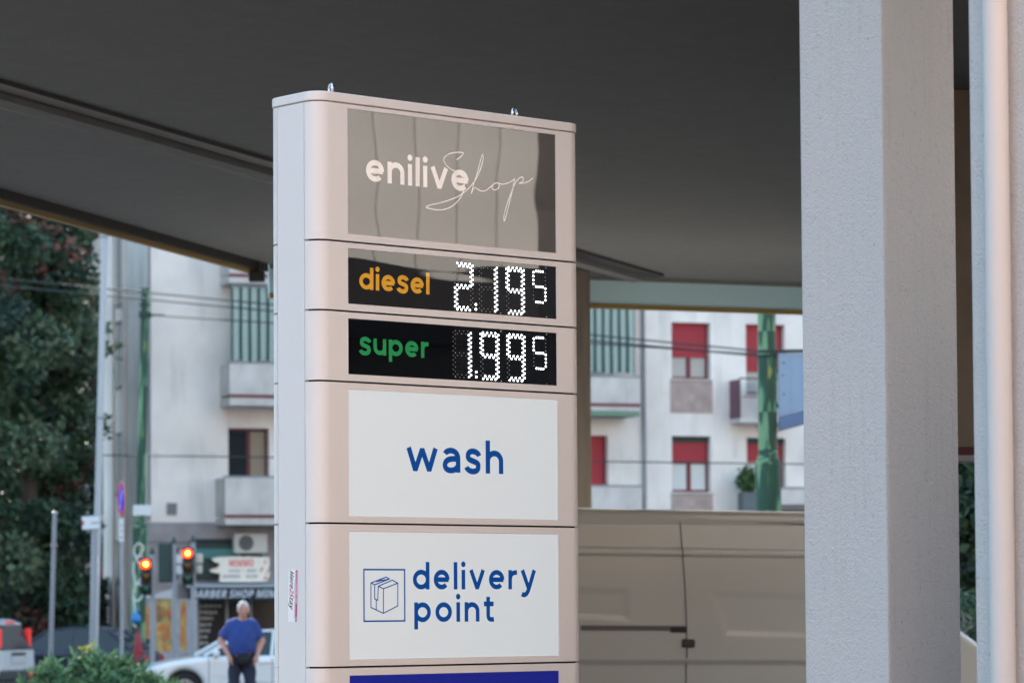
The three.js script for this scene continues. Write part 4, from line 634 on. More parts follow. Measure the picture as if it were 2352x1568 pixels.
// newsstand with orange posters
{
  const Z = 77, k = Z / 7200, o = P(326, 1500, Z), g = groundY(Z), t = thing('kiosk', 'grey street kiosk covered with orange posters beside the barber shop', 'kiosk', [o.x, g, -Z], 0.12), X = (x) => (x - 326) * k, Y = (y) => P(360, y, Z).y - g;
  const grey = M([0.40, 0.40, 0.43], 0.8, { map: rep(mottleTex, 0.8) }); part(t, 'body', bx(0, X(452), 0.05, Y(1376), -1.1, 0), grey); part(t, 'plinth', bx(0.03, X(452) - 0.03, 0, 0.049, -1.05, -0.03), mat.stone);
  part(t, 'roof', extr(shapeOf([[-0.03, Y(1374)], [X(404), Y(1375)], [X(404), Y(1350)], [X(380), Y(1356)], [X(355), Y(1364)], [X(345), Y(1361)], [-0.03, Y(1360)]]), 1.2).translate(0, 0, -1.15), M([0.48, 0.47, 0.49], 0.8));
  const poster = (x0, x1, y0, y1, s, lab) => { seed = s; const tx = canvasTex(128, 256, (c) => { c.fillStyle = ['#b3803f', '#a58e55', '#a98345'][s % 3]; c.fillRect(0, 0, 128, 256); for (let i = 0; i < 26; i++) { c.fillStyle = ['#d0541f', '#b84a2a', '#6b5130', '#d9a648', '#8a6d3c', '#c9b06a'][Math.floor(rnd() * 6)]; c.globalAlpha = 0.5; c.beginPath(); c.ellipse(rnd() * 128, rnd() * 256, 6 + rnd() * 18, 10 + rnd() * 34, rnd() * 3, 0, 7); c.fill(); } c.globalAlpha = 1; }); const w = X(x1) - X(x0), h = Y(y0) - Y(y1); part(t, 'poster', new THREE.PlaneGeometry(w, h).translate((X(x0) + X(x1)) / 2, (Y(y0) + Y(y1)) / 2, 0.004), M([1, 1, 1], 0.6, { map: tx }), lab); };
  poster(332, 345, 1391, 1465, 3, 'narrow orange poster'); poster(358, 400, 1376, 1496, 4, 'wide mustard poster with brown figures'); poster(413, 427, 1380, 1493, 5, 'narrow mustard poster');
  part(t, 'vent_box', [bx(X(392), X(402), Y(1480), Y(1467), 0.001, 0.06), bx(X(334), X(346), Y(1478), Y(1466), 0.001, 0.05)], mat.plastic);
}
{ // red hydrant and blue bag by the pole
  const Z = 66, g = groundY(Z), o = P(316, 1490, Z), t = thing('hydrant', 'dark red street hydrant between the green shrubs and kiosk', 'hydrant', [o.x, g, -Z]), m = M([0.26, 0.015, 0.03], 0.5), h = P(316, 1446, Z).y - g;
  part(t, 'body', lathe([[0.1, 0], [0.1, 0.08], [0.065, 0.1], [0.065, h * 0.6], [0.08, h * 0.62], [0.08, h * 0.8], [0.05, h * 0.93], [0, h]]), m); part(t, 'outlet', [cyl(0.04, 0.04, 0.26).rotateZ(Math.PI / 2).translate(0, h * 0.66, 0)], m); part(t, 'wheel', new THREE.TorusGeometry(0.05, 0.012, 8, 18).rotateX(Math.PI / 2).translate(0, h + 0.01, 0), m);
  const Y = (y) => P(314, y, 70).y, b = thing('blue_bag', 'bright blue plastic bag tied to the mossy graffitied pole', 'bag', [P(313, 1425, 71.8).x, Y(1440), -71.8 + 0.001]); seed = 5;
  const sg = new THREE.SphereGeometry(0.115, 18, 14), p = sg.attributes.position; for (let i = 0; i < p.count; i++) { const v = V(p.getX(i), p.getY(i), p.getZ(i)), f = 1 + 0.35 * (fbm(v.x * 14 + 9, v.y * 14 + v.z * 9 + 9, 64, 3, 3) - 0.5); p.setXYZ(i, v.x * f, v.y * f * (v.y > 0 ? 1.4 : 0.8) + 0.16, v.z * f * 0.7 + 0.1); } sg.computeVertexNormals();
  part(b, 'sack', sg, M([0.02, 0.20, 0.50], 0.35)); part(b, 'tie', rod(V(0, 0.33, 0.08), V(0, 0.42, 0.02), 0.018, 0.03), M([0.02, 0.20, 0.50], 0.35));
}

// ---------------------------------------------------------------- cars
function wheelOf(car, x, z, r, side) {
  const w = new THREE.Group(); w.name = 'wheel'; w.position.set(x, r, z); car.add(w);
  part(w, 'tyre', new THREE.TorusGeometry(r * 0.78, r * 0.24, 12, 32).scale(1, 1, 0.9), mat.tyre); part(w, 'rim', cyl(r * 0.6, r * 0.6, 0.16, 28).rotateX(Math.PI / 2), mat.rim);
  const sp = []; for (let i = 0; i < 5; i++) sp.push(box(r * 0.12, r * 1.1, 0.02, 0, 0, side * 0.085).rotateZ(i * Math.PI / 5)); part(w, 'spokes', sp, mat.plastic);
}
function car(name, label, o) { // x forward, +z the car's left when facing +x; profile arrays in metres
  const t = thing(name, label, 'car', o.pos, o.ry), W = o.W, s = new THREE.Shape();
  const b = o.body; s.moveTo(...b[0]); for (let i = 1; i < b.length; i++) b[i].length === 4 ? s.quadraticCurveTo(...b[i]) : s.lineTo(...b[i]);
  for (const cx of o.axles) { s.lineTo(cx + o.arch, 0.22); s.absarc(cx, o.wr, o.arch, -0.35, Math.PI + 0.35, false); } s.lineTo(...b[0]);
  part(t, 'body', extr(s, W - 0.2, 0.1, 5, 14).translate(0, 0, -W / 2 + 0.1), o.paint);
  // greenhouse: a tapering hull of glass with painted roof and pillars
  const G = o.glass, n = G.length, hull = (inset, y0, y1, f) => { const pos = []; const A = G.map(([x, y]) => V(x, y, W / 2 - f(y))), B = G.map(([x, y]) => V(x, y, -W / 2 + f(y))); const tri = (p, q, r) => pos.push(p.x, p.y, p.z, q.x, q.y, q.z, r.x, r.y, r.z); for (let i = 0; i < n; i++) { const j = (i + 1) % n; tri(A[i], B[i], A[j]); tri(A[j], B[i], B[j]); } for (let i = 1; i < n - 1; i++) { tri(A[0], A[i], A[i + 1]); tri(B[0], B[i + 1], B[i]); } const g = new THREE.BufferGeometry(); g.setAttribute('position', new THREE.Float32BufferAttribute(pos, 3)); g.computeVertexNormals(); return g; };
  const ymin = Math.min(...G.map((p) => p[1])), ymax = Math.max(...G.map((p) => p[1])), taper = (y) => 0.10 + 0.2 * (y - ymin) / (ymax - ymin);
  part(t, 'glasshouse', hull(0, 0, 0, taper), o.glassMat || mat.glass);
  const roof = G.filter((p) => p[1] > ymax - 0.16).sort((a, c) => a[0] - c[0]), rs = []; for (let i = 0; i < roof.length - 1; i++) { const [p, q] = [roof[i], roof[i + 1]], w = W - 2 * taper((p[1] + q[1]) / 2) + 0.02; const L = Math.hypot(q[0] - p[0], q[1] - p[1]); rs.push(new RoundedBoxGeometry(L + 0.06, 0.05, w, 2, 0.022).rotateZ(Math.atan2(q[1] - p[1], q[0] - p[0])).translate((p[0] + q[0]) / 2, (p[1] + q[1]) / 2 + 0.006, 0)); }
  part(t, 'roof', rs, o.paint);
  for (const sd of [1, -1]) for (const [x0, y0, x1, y1, w] of o.pillars) { const a = V(x0, y0, sd * (W / 2 - taper(y0) + 0.004)), c = V(x1, y1, sd * (W / 2 - taper(y1) + 0.004)); part(t, 'window_pillar', rod(a, c, w, w, 8), o.paint); }
  for (const cx of o.axles) for (const sd of [1, -1]) { wheelOf(t, cx, sd * (W / 2 - 0.12), o.wr, sd); part(t, 'wheel_well', cyl(o.arch - 0.012, o.arch - 0.012, 0.24, 24).rotateX(Math.PI / 2).translate(cx, o.wr, sd * (W / 2 - 0.27)), mat.dark); }
  for (const sd of [1, -1]) { const z = sd * (W / 2 - 0.002); for (const x of o.seams) part(t, 'door_seam', bx(x - 0.006, x + 0.006, 0.32, ymin - 0.02, z - 0.004, z + 0.004), mat.dark); for (const x of o.handles) part(t, 'door_handle', rbox(0.2, 0.035, 0.04, 0.012, x, ymin - 0.1, z + sd * 0.012), o.paint); part(t, 'sill', bx(o.axles[1] + o.arch + 0.06, o.axles[0] - o.arch - 0.06, 0.2, 0.28, z - 0.03, z + 0.006), mat.plastic);
    const mx = o.mirror; part(t, 'wing_mirror', rbox(0.12, 0.14, 0.22, 0.05, mx, ymin + 0.07, sd * (W / 2 + 0.06)), o.paint); }
  for (const [nm, g, m, l] of o.extras || []) part(t, nm, g, m, l);
  return t;
}
const eb = (x, y, z, w, h, d, r = 0.03) => rbox(w, h, d, r, x, y, z);
{ // white hatchback behind the person, facing left
  const Z = 60, nose = P(316, 1540, Z - 0.4), H = 12 * RAD;   // heading left and a little towards the camera
  const L = 4.2, c = V(nose.x + L / 2 * Math.cos(H), groundY(Z), nose.z - L / 2 * Math.sin(H));
  car('hatchback_car', 'white hatchback car standing behind the person in blue', {
    pos: c.toArray(), ry: Math.PI + H, W: 1.78, wr: 0.31, arch: 0.36, axles: [1.3, -1.28], paint: mat.whitePaint,
    body: [[-2.08, 0.25], [-2.1, 0.6], [-2.08, 0.85, -1.98, 0.9], [-1.0, 0.93], [0.75, 0.92], [1.55, 0.86, 1.95, 0.72], [2.1, 0.62, 2.1, 0.45], [2.08, 0.24]],
    glass: [[-1.95, 0.9], [0.95, 0.9], [0.28, 1.29], [-0.1, 1.37], [-0.7, 1.39], [-1.3, 1.35], [-1.62, 1.27]],
    pillars: [[0.93, 0.92, 0.28, 1.29, 0.035], [-0.35, 0.92, -0.42, 1.37, 0.035], [-1.9, 0.92, -1.6, 1.28, 0.06]], seams: [0.85, -0.35, -1.05], handles: [-0.2, -0.95], mirror: 0.72,
    extras: [['headlight', [eb(1.93, 0.64, 0.68, 0.2, 0.12, 0.3), eb(1.93, 0.64, -0.68, 0.2, 0.12, 0.3)], mat.curtain], ['grille', eb(2.08, 0.48, 0, 0.06, 0.28, 0.8), mat.plastic], ['tail_lamp', [eb(-2.04, 0.75, 0.7, 0.12, 0.14, 0.3), eb(-2.04, 0.75, -0.7, 0.12, 0.14, 0.3)], mat.tail]],
  });
}
{ // small white car at the left edge, tail towards us
  const Z = 66, H = 19 * RAD, rl = P(-2, 1500, Z), L = 3.6, W = 1.6, fwd = V(-Math.cos(H), 0, -Math.sin(H)), left = V(Math.sin(H), 0, -Math.cos(H)).negate();
  const c = rl.clone().addScaledVector(fwd, L / 2).addScaledVector(left, -W / 2); c.y = groundY(Z);
  const grey = M([0.42, 0.44, 0.47], 0.35, { clearcoat: 0.4 }), lamp = M([0.5, 0.02, 0.02], 0.3, { emissive: new THREE.Color(1, 0.03, 0.03), emissiveIntensity: 0.12 });
  car('compact_car', 'small silver white car with lit red tail lamps, seen from behind', {
    pos: c.toArray(), ry: Math.PI - H, W, wr: 0.3, arch: 0.35, axles: [1.15, -1.15], paint: grey,
    body: [[-1.76, 0.28], [-1.82, 0.55], [-1.80, 0.96], [-1.0, 1.0], [0.75, 0.98], [1.45, 0.9, 1.7, 0.75], [1.8, 0.6, 1.8, 0.3]],
    glass: [[-1.78, 0.98], [1.0, 0.96], [0.45, 1.46], [0.0, 1.56], [-0.8, 1.6], [-1.35, 1.58], [-1.58, 1.5]],
    pillars: [[0.98, 0.98, 0.45, 1.47, 0.04], [-0.3, 0.98, -0.35, 1.56, 0.04], [-1.1, 0.98, -1.15, 1.58, 0.05]], seams: [0.75, -0.3], handles: [-0.15, -1.0], mirror: 0.7,
    extras: [['tail_lamp', [eb(-1.70, 1.2, 0.66, 0.12, 0.42, 0.1), eb(-1.70, 1.2, -0.66, 0.12, 0.42, 0.1)], lamp, 'lit red upright tail lamps'], ['brake_lamp', eb(-1.60, 1.545, 0, 0.06, 0.05, 0.36, 0.02), lamp, 'lit high red brake lamp'], ['bumper', eb(-1.76, 0.42, 0, 0.2, 0.24, W - 0.06, 0.06), mat.plastic], ['fog_lamp', eb(-1.87, 0.44, 0.5, 0.04, 0.12, 0.2, 0.02), lamp], ['number_plate', eb(-1.825, 0.76, 0, 0.02, 0.12, 0.5, 0.005), M([0.45, 0.46, 0.48], 0.5)], ['tailgate_grip', eb(-1.83, 0.88, 0, 0.04, 0.06, 0.6, 0.015), mat.plastic], ['plate_recess', eb(-1.815, 0.76, 0, 0.02, 0.2, 0.66, 0.008), grey]],
  });
}
{ // dark car half hidden by the shrubs
  const Z = 71, c = P(150, 1500, Z); c.y = groundY(Z);
  car('sedan_car', 'dark blue car half hidden behind the green shrubs', {
    pos: c.toArray(), ry: Math.PI - 0.15, W: 1.75, wr: 0.31, arch: 0.36, axles: [1.25, -1.25], paint: M([0.012, 0.014, 0.035], 0.4, { clearcoat: 0.25 }),
    body: [[-2.05, 0.25], [-2.08, 0.7], [-2.0, 0.88, -1.7, 0.9], [0.8, 0.9], [1.6, 0.84, 1.95, 0.7], [2.1, 0.6, 2.1, 0.25]],
    glass: [[-1.8, 0.88], [0.95, 0.88], [0.3, 1.3], [-0.1, 1.38], [-0.7, 1.4], [-1.2, 1.33]],
    pillars: [[0.93, 0.9, 0.3, 1.3, 0.035], [-0.3, 0.9, -0.35, 1.38, 0.03], [-1.75, 0.9, -1.2, 1.33, 0.05]], seams: [0.8, -0.3], handles: [-0.15, -0.95], mirror: 0.7,
    extras: [['headlight', [eb(1.96, 0.62, 0.68, 0.2, 0.13, 0.3), eb(1.96, 0.62, -0.68, 0.2, 0.13, 0.3)], mat.curtain], ['tail_lamp', [eb(-2.03, 0.7, 0.66, 0.1, 0.16, 0.32), eb(-2.03, 0.7, -0.66, 0.1, 0.16, 0.32)], mat.tail]],
  });
}

// ---------------------------------------------------------------- shrubs in the planting bed
{
  structure('planting_bed', bx(P(60, 1500, 40).x - 1, P(430, 1500, 40).x, 0.002, 0.12, -41.2, -37.6), M([0.05, 0.04, 0.03], 0.95));
  const kerb = thing('bed_kerb', 'pale stone kerb edging the shrub bed', 'kerb', [0, 0, 0]), x0 = P(60, 1500, 40).x - 1.1, x1 = P(430, 1500, 40).x + 0.1;
  for (let i = 0; i < 5; i++) { const w = (x1 - x0) / 5; part(kerb, 'kerb_stone', rbox(w - 0.012, 0.16, 0.14, 0.012, x0 + w * (i + 0.5), 0.08, -37.52), mat.kerb); }
  const G = [[0.07, 0.17, 0.075], [0.10, 0.22, 0.10], [0.05, 0.13, 0.06], [0.14, 0.26, 0.12]];
  const shrub = (label, px, py, Z, h, R, n, s) => {
    seed = s; const o = P(px, py, Z), t = thing('shrub', label, 'shrub', [o.x, 0.12, -Z], 0), stems = [], tips = [];
    for (let i = 0; i < 46; i++) { const a = rnd() * 6.283, lean = R * Math.sqrt(rnd()), tip = V(Math.cos(a) * lean, h * rr(0.72, 1.04) * (1 - 0.35 * (lean / R) ** 2), Math.sin(a) * lean), ba = V(tip.x * 0.2, 0, tip.z * 0.2); stems.push(rod(ba, tip, 0.01, 0.004, 4)); tips.push([ba, tip]); }
    part(t, 'stems', stems, mat.bark);
    part(t, 'foliage', leaves(n, () => { const [a, b] = tips[Math.floor(rnd() * tips.length)], k = 0.25 + 0.75 * Math.pow(rnd(), 0.7), p = a.clone().lerp(b, k); return p.add(V(rr(-0.07, 0.07), rr(-0.05, 0.05), rr(-0.07, 0.07))); }, 0.15, 0.021, G, 0.35), leafMat()); return t;
  };
  shrub('leafy green shrub at the end of the bed below the bare post', 150, 1520, 39.6, 0.86, 0.55, 3600, 101);
  shrub('leafy green shrub below the arrow sign post', 235, 1520, 39.2, 0.97, 0.55, 4600, 102);
  shrub('leafy green shrub in front of the white hatchback nose', 318, 1520, 38.8, 0.76, 0.5, 4200, 103);
  shrub('low leafy shrub overlapping the front wheel of the white hatchback', 375, 1520, 38.4, 0.55, 0.38, 2600, 104);
  seed = 9; const f = thing('yellow_leaves', 'few yellow leaves on top of the shrub below the arrow sign', 'leaves', P(205, 1488, 39.0).toArray()); part(f, 'leaf_spray', leaves(26, () => V(rr(-0.09, 0.05), rr(-0.05, 0.03), rr(-0.03, 0.03)), 0.08, 0.022, [[0.35, 0.38, 0.05], [0.2, 0.3, 0.05]]), leafMat()); part(f, 'twig', rod(V(0, -0.35, 0), V(0, 0.02, 0), 0.006), mat.bark);
}

// ---------------------------------------------------------------- person in the blue T-shirt
function blob(sdf, lo, hi, cell) {                // meshes a signed distance field inside a box
  const n = Math.ceil(Math.max(hi[0] - lo[0], hi[1] - lo[1], hi[2] - lo[2]) / cell) + 3, mc = new MarchingCubes(n, mat.white, false, false, 60000);
  const size = cell * (n), cx = [0, 1, 2].map((k) => (lo[k] + hi[k]) / 2); mc.isolation = 0;
  const h = n / 2;
  for (let z = 0; z < n; z++) for (let y = 0; y < n; y++) for (let x = 0; x < n; x++) mc.field[x + y * n + z * n * n] = -sdf(cx[0] + (x - h) * cell, cx[1] + (y - h) * cell, cx[2] + (z - h) * cell);
  mc.update(); const c = mc.count, p = new Float32Array(c * 3); for (let i = 0; i < c * 3; i++) p[i] = mc.positionArray[i] * h * cell + cx[i % 3];
  let g = new THREE.BufferGeometry(); g.setAttribute('position', new THREE.BufferAttribute(p, 3)); g = mergeVertices(g, cell * 0.02); g.computeVertexNormals();
  // outward normals from the field
  const q = g.attributes.position, N = g.attributes.normal, e = cell * 0.6; for (let i = 0; i < q.count; i++) { const x = q.getX(i), y = q.getY(i), z = q.getZ(i), v = V(sdf(x + e, y, z) - sdf(x - e, y, z), sdf(x, y + e, z) - sdf(x, y - e, z), sdf(x, y, z + e) - sdf(x, y, z - e)).normalize(); N.setXYZ(i, v.x, v.y, v.z); }
  return g;
}
const smin = (a, b, k) => { const h = Math.max(k - Math.abs(a - b), 0) / k; return Math.min(a, b) - h * h * k * 0.25; };
const cap = (x, y, z, a, b, ra, rb) => { const bx_ = b[0] - a[0], by = b[1] - a[1], bz = b[2] - a[2], px = x - a[0], py = y - a[1], pz = z - a[2]; let t = (px * bx_ + py * by + pz * bz) / (bx_ * bx_ + by * by + bz * bz); t = t < 0 ? 0 : t > 1 ? 1 : t; return Math.hypot(px - bx_ * t, py - by * t, pz - bz * t) - (ra + (rb - ra) * t); };
const ell = (x, y, z, c, r) => { const a = (x - c[0]) / r[0], b = (y - c[1]) / r[1], d = (z - c[2]) / r[2], k = Math.hypot(a, b, d), g = Math.hypot(a / r[0], b / r[1], d / r[2]); return g < 1e-9 ? -Math.min(...r) : k * (k - 1) / g; };
{
  const Z = 47, o = P(555, 1500, Z), t = thing('person', 'person in blue T-shirt and dark trousers standing with hands at the hips', 'person', [o.x, 0, -Z], 0.12);
  // joints in metres: x to the picture's right, z to the camera
  const J = { hipL: [-0.10, 0.88, 0], hipR: [0.10, 0.88, 0], kneeL: [-0.125, 0.48, 0.03], kneeR: [0.125, 0.48, 0.03], ankL: [-0.135, 0.09, -0.02], ankR: [0.14, 0.09, -0.02], shL: [-0.172, 1.365, -0.01], shR: [0.172, 1.365, -0.01], elL: [-0.31, 1.135, -0.03], elR: [0.30, 1.13, -0.02], wrL: [-0.205, 0.925, 0.15], wrR: [0.225, 0.915, 0.13], neck0: [0, 1.40, 0], neck1: [0.012, 1.49, 0.025] };
  const torso = (x, y, z) => { let d = ell(x, y, z, [0, 1.07, 0.045], [0.192, 0.24, 0.165]); d = smin(d, ell(x, y, z, [0, 1.27, 0.01], [0.185, 0.19, 0.125]), 0.12); d = smin(d, cap(x, y, z, [-0.12, 1.365, -0.01], [0.12, 1.365, -0.01], 0.07, 0.07), 0.09); d = smin(d, ell(x, y, z, [0, 0.92, 0], [0.18, 0.12, 0.135]), 0.08); return d; };
  const arm = (x, y, z, s, k = 0) => smin(cap(x, y, z, J['sh' + s], J['el' + s], 0.06 + k, 0.046 + k), cap(x, y, z, J['el' + s], J['wr' + s], 0.046, 0.03), 0.03);
  const leg = (x, y, z, s) => smin(cap(x, y, z, J['hip' + s], J['knee' + s], 0.092, 0.062), cap(x, y, z, J['knee' + s], J['ank' + s], 0.06, 0.042), 0.04);
  const finger = (x, y, z, s) => { // palm, four fingers resting at the pocket, thumb forward
    const w = J['wr' + s], m = s === 'L' ? 1 : -1; const ki = [w[0] + m * 0.028, w[1] - 0.075, w[2] + 0.012];
    let d = smin(cap(x, y, z, w, ki, 0.026, 0.034), ell(x, y, z, [w[0] + m * 0.018, w[1] - 0.055, w[2] + 0.008], [0.034, 0.045, 0.022]), 0.02);
    for (let i = 0; i < 4; i++) { const zo = -0.03 + i * 0.02, a = [ki[0] - m * 0.002, ki[1] - 0.006 + (i === 3 ? 0.006 : 0), ki[2] + zo], l = [0.05, 0.06, 0.065, 0.058][i], b = [a[0] + m * 0.012, a[1] - l * 0.6, a[2] + 0.004], c = [b[0] + m * 0.02, b[1] - l * 0.35, b[2] + 0.004]; d = Math.min(d, smin(cap(x, y, z, a, b, 0.0105, 0.0095), cap(x, y, z, b, c, 0.0095, 0.008), 0.006)); }
    const ta = [w[0] + m * 0.01, w[1] - 0.03, w[2] + 0.025], tb = [w[0] + m * 0.03, w[1] - 0.06, w[2] + 0.055], tc = [w[0] + m * 0.045, w[1] - 0.085, w[2] + 0.055];
    return smin(d, smin(cap(x, y, z, ta, tb, 0.013, 0.0115), cap(x, y, z, tb, tc, 0.0115, 0.009), 0.01), 0.008);
  };
  const HC = [0.018, 1.60, 0.035], head = (x, y, z) => {
    let d = ell(x, y, z, [HC[0], HC[1] + 0.025, HC[2] - 0.012], [0.079, 0.098, 0.1]); d = smin(d, ell(x, y, z, [HC[0] + 0.004, HC[1] - 0.05, HC[2] + 0.02], [0.062, 0.072, 0.07]), 0.05);
    d = smin(d, ell(x, y, z, [HC[0] + 0.006, HC[1] - 0.098, HC[2] + 0.052], [0.03, 0.02, 0.024]), 0.03); d = smin(d, cap(x, y, z, [HC[0] + 0.006, HC[1] + 0.012, HC[2] + 0.088], [HC[0] + 0.008, HC[1] - 0.035, HC[2] + 0.112], 0.009, 0.016), 0.018);
    for (const s of [-1, 1]) { d = smin(d, ell(x, y, z, [HC[0] + 0.005 + s * 0.034, HC[1] + 0.022, HC[2] + 0.079], [0.028, 0.009, 0.013]), 0.015); d = -smin(-d, ell(x, y, z, [HC[0] + 0.005 + s * 0.032, HC[1] + 0.002, HC[2] + 0.099], [0.016, 0.01, 0.012]), 0.012); d = smin(d, ell(x, y, z, [HC[0] + s * 0.081, HC[1] - 0.012, HC[2] - 0.012], [0.011, 0.032, 0.019]), 0.008); d = smin(d, ell(x, y, z, [HC[0] + s * 0.04, HC[1] - 0.035, HC[2] + 0.06], [0.026, 0.026, 0.024]), 0.02); }
    d = smin(d, ell(x, y, z, [HC[0] + 0.007, HC[1] - 0.062, HC[2] + 0.083], [0.025, 0.007, 0.01]), 0.008); return d;
  };
  const neck = (x, y, z) => cap(x, y, z, J.neck0, J.neck1, 0.062, 0.058);
  const skin = M([0.46, 0.235, 0.175], 0.6);
  const bodyF = (x, y, z) => { let d = torso(x, y, z) + 0.012; for (const s of ['L', 'R']) { d = smin(d, arm(x, y, z, s), 0.05); d = smin(d, leg(x, y, z, s) + 0.012, 0.05); } return smin(d, neck(x, y, z), 0.04); };
  const handG = ['L', 'R'].map((s) => { const w = J['wr' + s]; return blob((x, y, z) => finger(x, y, z, s), [w[0] - 0.07, w[1] - 0.19, w[2] - 0.06], [w[0] + 0.07, w[1] + 0.03, w[2] + 0.1], 0.0042); });
  part(t, 'body', [blob(bodyF, [-0.42, 0.04, -0.2], [0.42, 1.56, 0.25], 0.016), blob((x, y, z) => smin(head(x, y, z), neck(x, y, z), 0.03), [-0.1, 1.44, -0.12], [0.13, 1.74, 0.17], 0.0052), ...handG], skin);
  const cutTop = (d, y, y0) => Math.max(d, y - y0), cutBot = (d, y, y0) => Math.max(d, y0 - y);
  const shirt = (x, y, z) => {
    const wob = 0.003 * Math.sin(y * 30 + x * 26 + z * 13) + 0.003 * Math.sin(x * 41 - y * 24);
    let d = torso(x, y, z) - 0.014 + wob; for (const s of ['L', 'R']) { const a = J['sh' + s], e = J['el' + s], m = [a[0] + (e[0] - a[0]) * 0.82, a[1] + (e[1] - a[1]) * 0.82, a[2] + (e[2] - a[2]) * 0.82], dir = [m[0] - a[0], m[1] - a[1], m[2] - a[2]], L = Math.hypot(...dir); const along = ((x - m[0]) * dir[0] + (y - m[1]) * dir[1] + (z - m[2]) * dir[2]) / L; d = smin(d, Math.max(cap(x, y, z, a, m, 0.075, 0.082) + wob, along), 0.05); }
    d = cutBot(d, y, 0.935 + 0.01 * Math.sin(x * 14)); return Math.max(d, -(Math.hypot(x - 0.006, (y - 1.475) * 1.0, z - 0.03) - 0.078));
  };
  part(t, 't_shirt', blob(shirt, [-0.4, 0.9, -0.2], [0.4, 1.5, 0.26], 0.012), M([0.024, 0.055, 0.24], 0.9, { map: rep(fineTex, 6) }), 'royal blue short sleeved T-shirt');
  const trou = (x, y, z) => { const wob = 0.006 * Math.sin(y * 26 + x * 30) ; let d = ell(x, y, z, [0, 0.93, 0.005], [0.195, 0.13, 0.15]); for (const s of ['L', 'R']) { d = smin(d, cap(x, y, z, J['hip' + s], J['knee' + s], 0.104, 0.088) + wob, 0.05); d = smin(d, cap(x, y, z, J['knee' + s], J['ank' + s], 0.088, 0.078) + wob, 0.03); } d = cutTop(d, y, 0.985); return cutBot(d, y, 0.07); };
  part(t, 'trousers', blob(trou, [-0.26, 0.05, -0.2], [0.27, 1.0, 0.22], 0.014), M([0.012, 0.017, 0.04], 0.85), 'dark navy trousers');
  part(t, 'waist_bag', blob((x, y, z) => ell(x, y, z, [0.02, 0.865, 0.14], [0.115, 0.10, 0.06]), [-0.14, 0.74, 0.05], [0.17, 0.98, 0.22], 0.01), M([0.008, 0.009, 0.012], 0.8), 'black waist bag');
  part(t, 'shoe', [-1, 1].map((s) => blob((x, y, z) => Math.max(smin(ell(x, y, z, [s * 0.14, 0.04, 0.07], [0.048, 0.05, 0.14]), ell(x, y, z, [s * 0.138, 0.07, -0.03], [0.045, 0.06, 0.06]), 0.04), -y + 0.002), [s * 0.14 - 0.07, -0.02, -0.12], [s * 0.14 + 0.07, 0.15, 0.24], 0.012)), mat.plastic);
  part(t, 'hair', blob((x, y, z) => { let d = ell(x, y, z, [HC[0], HC[1] + 0.03, HC[2] - 0.02], [0.083, 0.099, 0.101]) + 0.004 * Math.sin(x * 120 + z * 60) * Math.sin(y * 90 + z * 70); const face = ell(x, y, z, [HC[0] + 0.006, HC[1] - 0.045, HC[2] + 0.10], [0.082, 0.115, 0.105]); d = Math.max(d, -face); return Math.max(d, (HC[1] - 0.055) - y); }, [-0.1, 1.52, -0.12], [0.13, 1.77, 0.17], 0.0055), M([0.56, 0.57, 0.58], 0.8));
  part(t, 'eye', [-1, 1].map((s) => new THREE.SphereGeometry(0.009, 8, 6).translate(HC[0] + 0.005 + s * 0.032, HC[1] + 0.002, HC[2] + 0.086)), mat.dark);
  part(t, 'eyebrow', [-1, 1].map((s) => rod(V(HC[0] + 0.005 + s * 0.018, HC[1] + 0.024, HC[2] + 0.097), V(HC[0] + 0.005 + s * 0.054, HC[1] + 0.02, HC[2] + 0.083), 0.004, 0.003, 6)), M([0.3, 0.28, 0.27], 0.9));
}

// ---------------------------------------------------------------- greenery glimpsed between the two pillars
{
  seed = 300; const Z = 40, c = P(2214, 1180, Z), t = thing('street_tree', 'dark tree glimpsed through the slot between the pillars', 'tree', [c.x + 0.3, 0, -Z]);
  part(t, 'trunk', [rod(V(0, 0, 0), V(0.05, 2.2, 0), 0.14, 0.09), rod(V(0.05, 2, 0), V(0.7, 3.6, 0.2), 0.06, 0.03), rod(V(0.05, 2, 0), V(-0.6, 3.7, -0.2), 0.06, 0.03)], mat.bark);
  part(t, 'crown', leaves(6000, () => { const a = rnd() * 6.283, b = Math.acos(rr(-1, 1)), r = 1.5 * Math.cbrt(rnd()); return V(r * Math.sin(b) * Math.cos(a), 3.0 + r * Math.cos(b), r * Math.sin(b) * Math.sin(a)); }, 0.2, 0.06, GREENS), leafMat());
  const w = thing('garden_wall', 'low dark garden wall behind the tree between the pillars', 'wall', [c.x, 0, -Z - 2.5]); part(w, 'masonry', bx(-2.2, 4, 0, 2.9, -0.3, 0), M([0.38, 0.35, 0.32], 0.9)); part(w, 'coping', bx(-2.25, 4.05, 2.902, 2.98, -0.36, 0.06), mat.stone);
  const s = thing('shrub', 'low green shrub beyond the van bonnet between the pillars', 'shrub', [P(2214, 1420, 36).x, 0, -36]); part(s, 'foliage', leaves(1600, () => V(rr(-0.8, 0.8), 1.75 * Math.sqrt(rnd()), rr(-0.4, 0.4)), 0.14, 0.03, [[0.05, 0.12, 0.055], [0.035, 0.09, 0.045]]), leafMat()); part(s, 'stems', [rod(V(0, 0, 0), V(0.2, 1.5, 0), 0.02), rod(V(-0.1, 0, 0), V(-0.4, 1.4, 0), 0.02)], mat.bark);
}

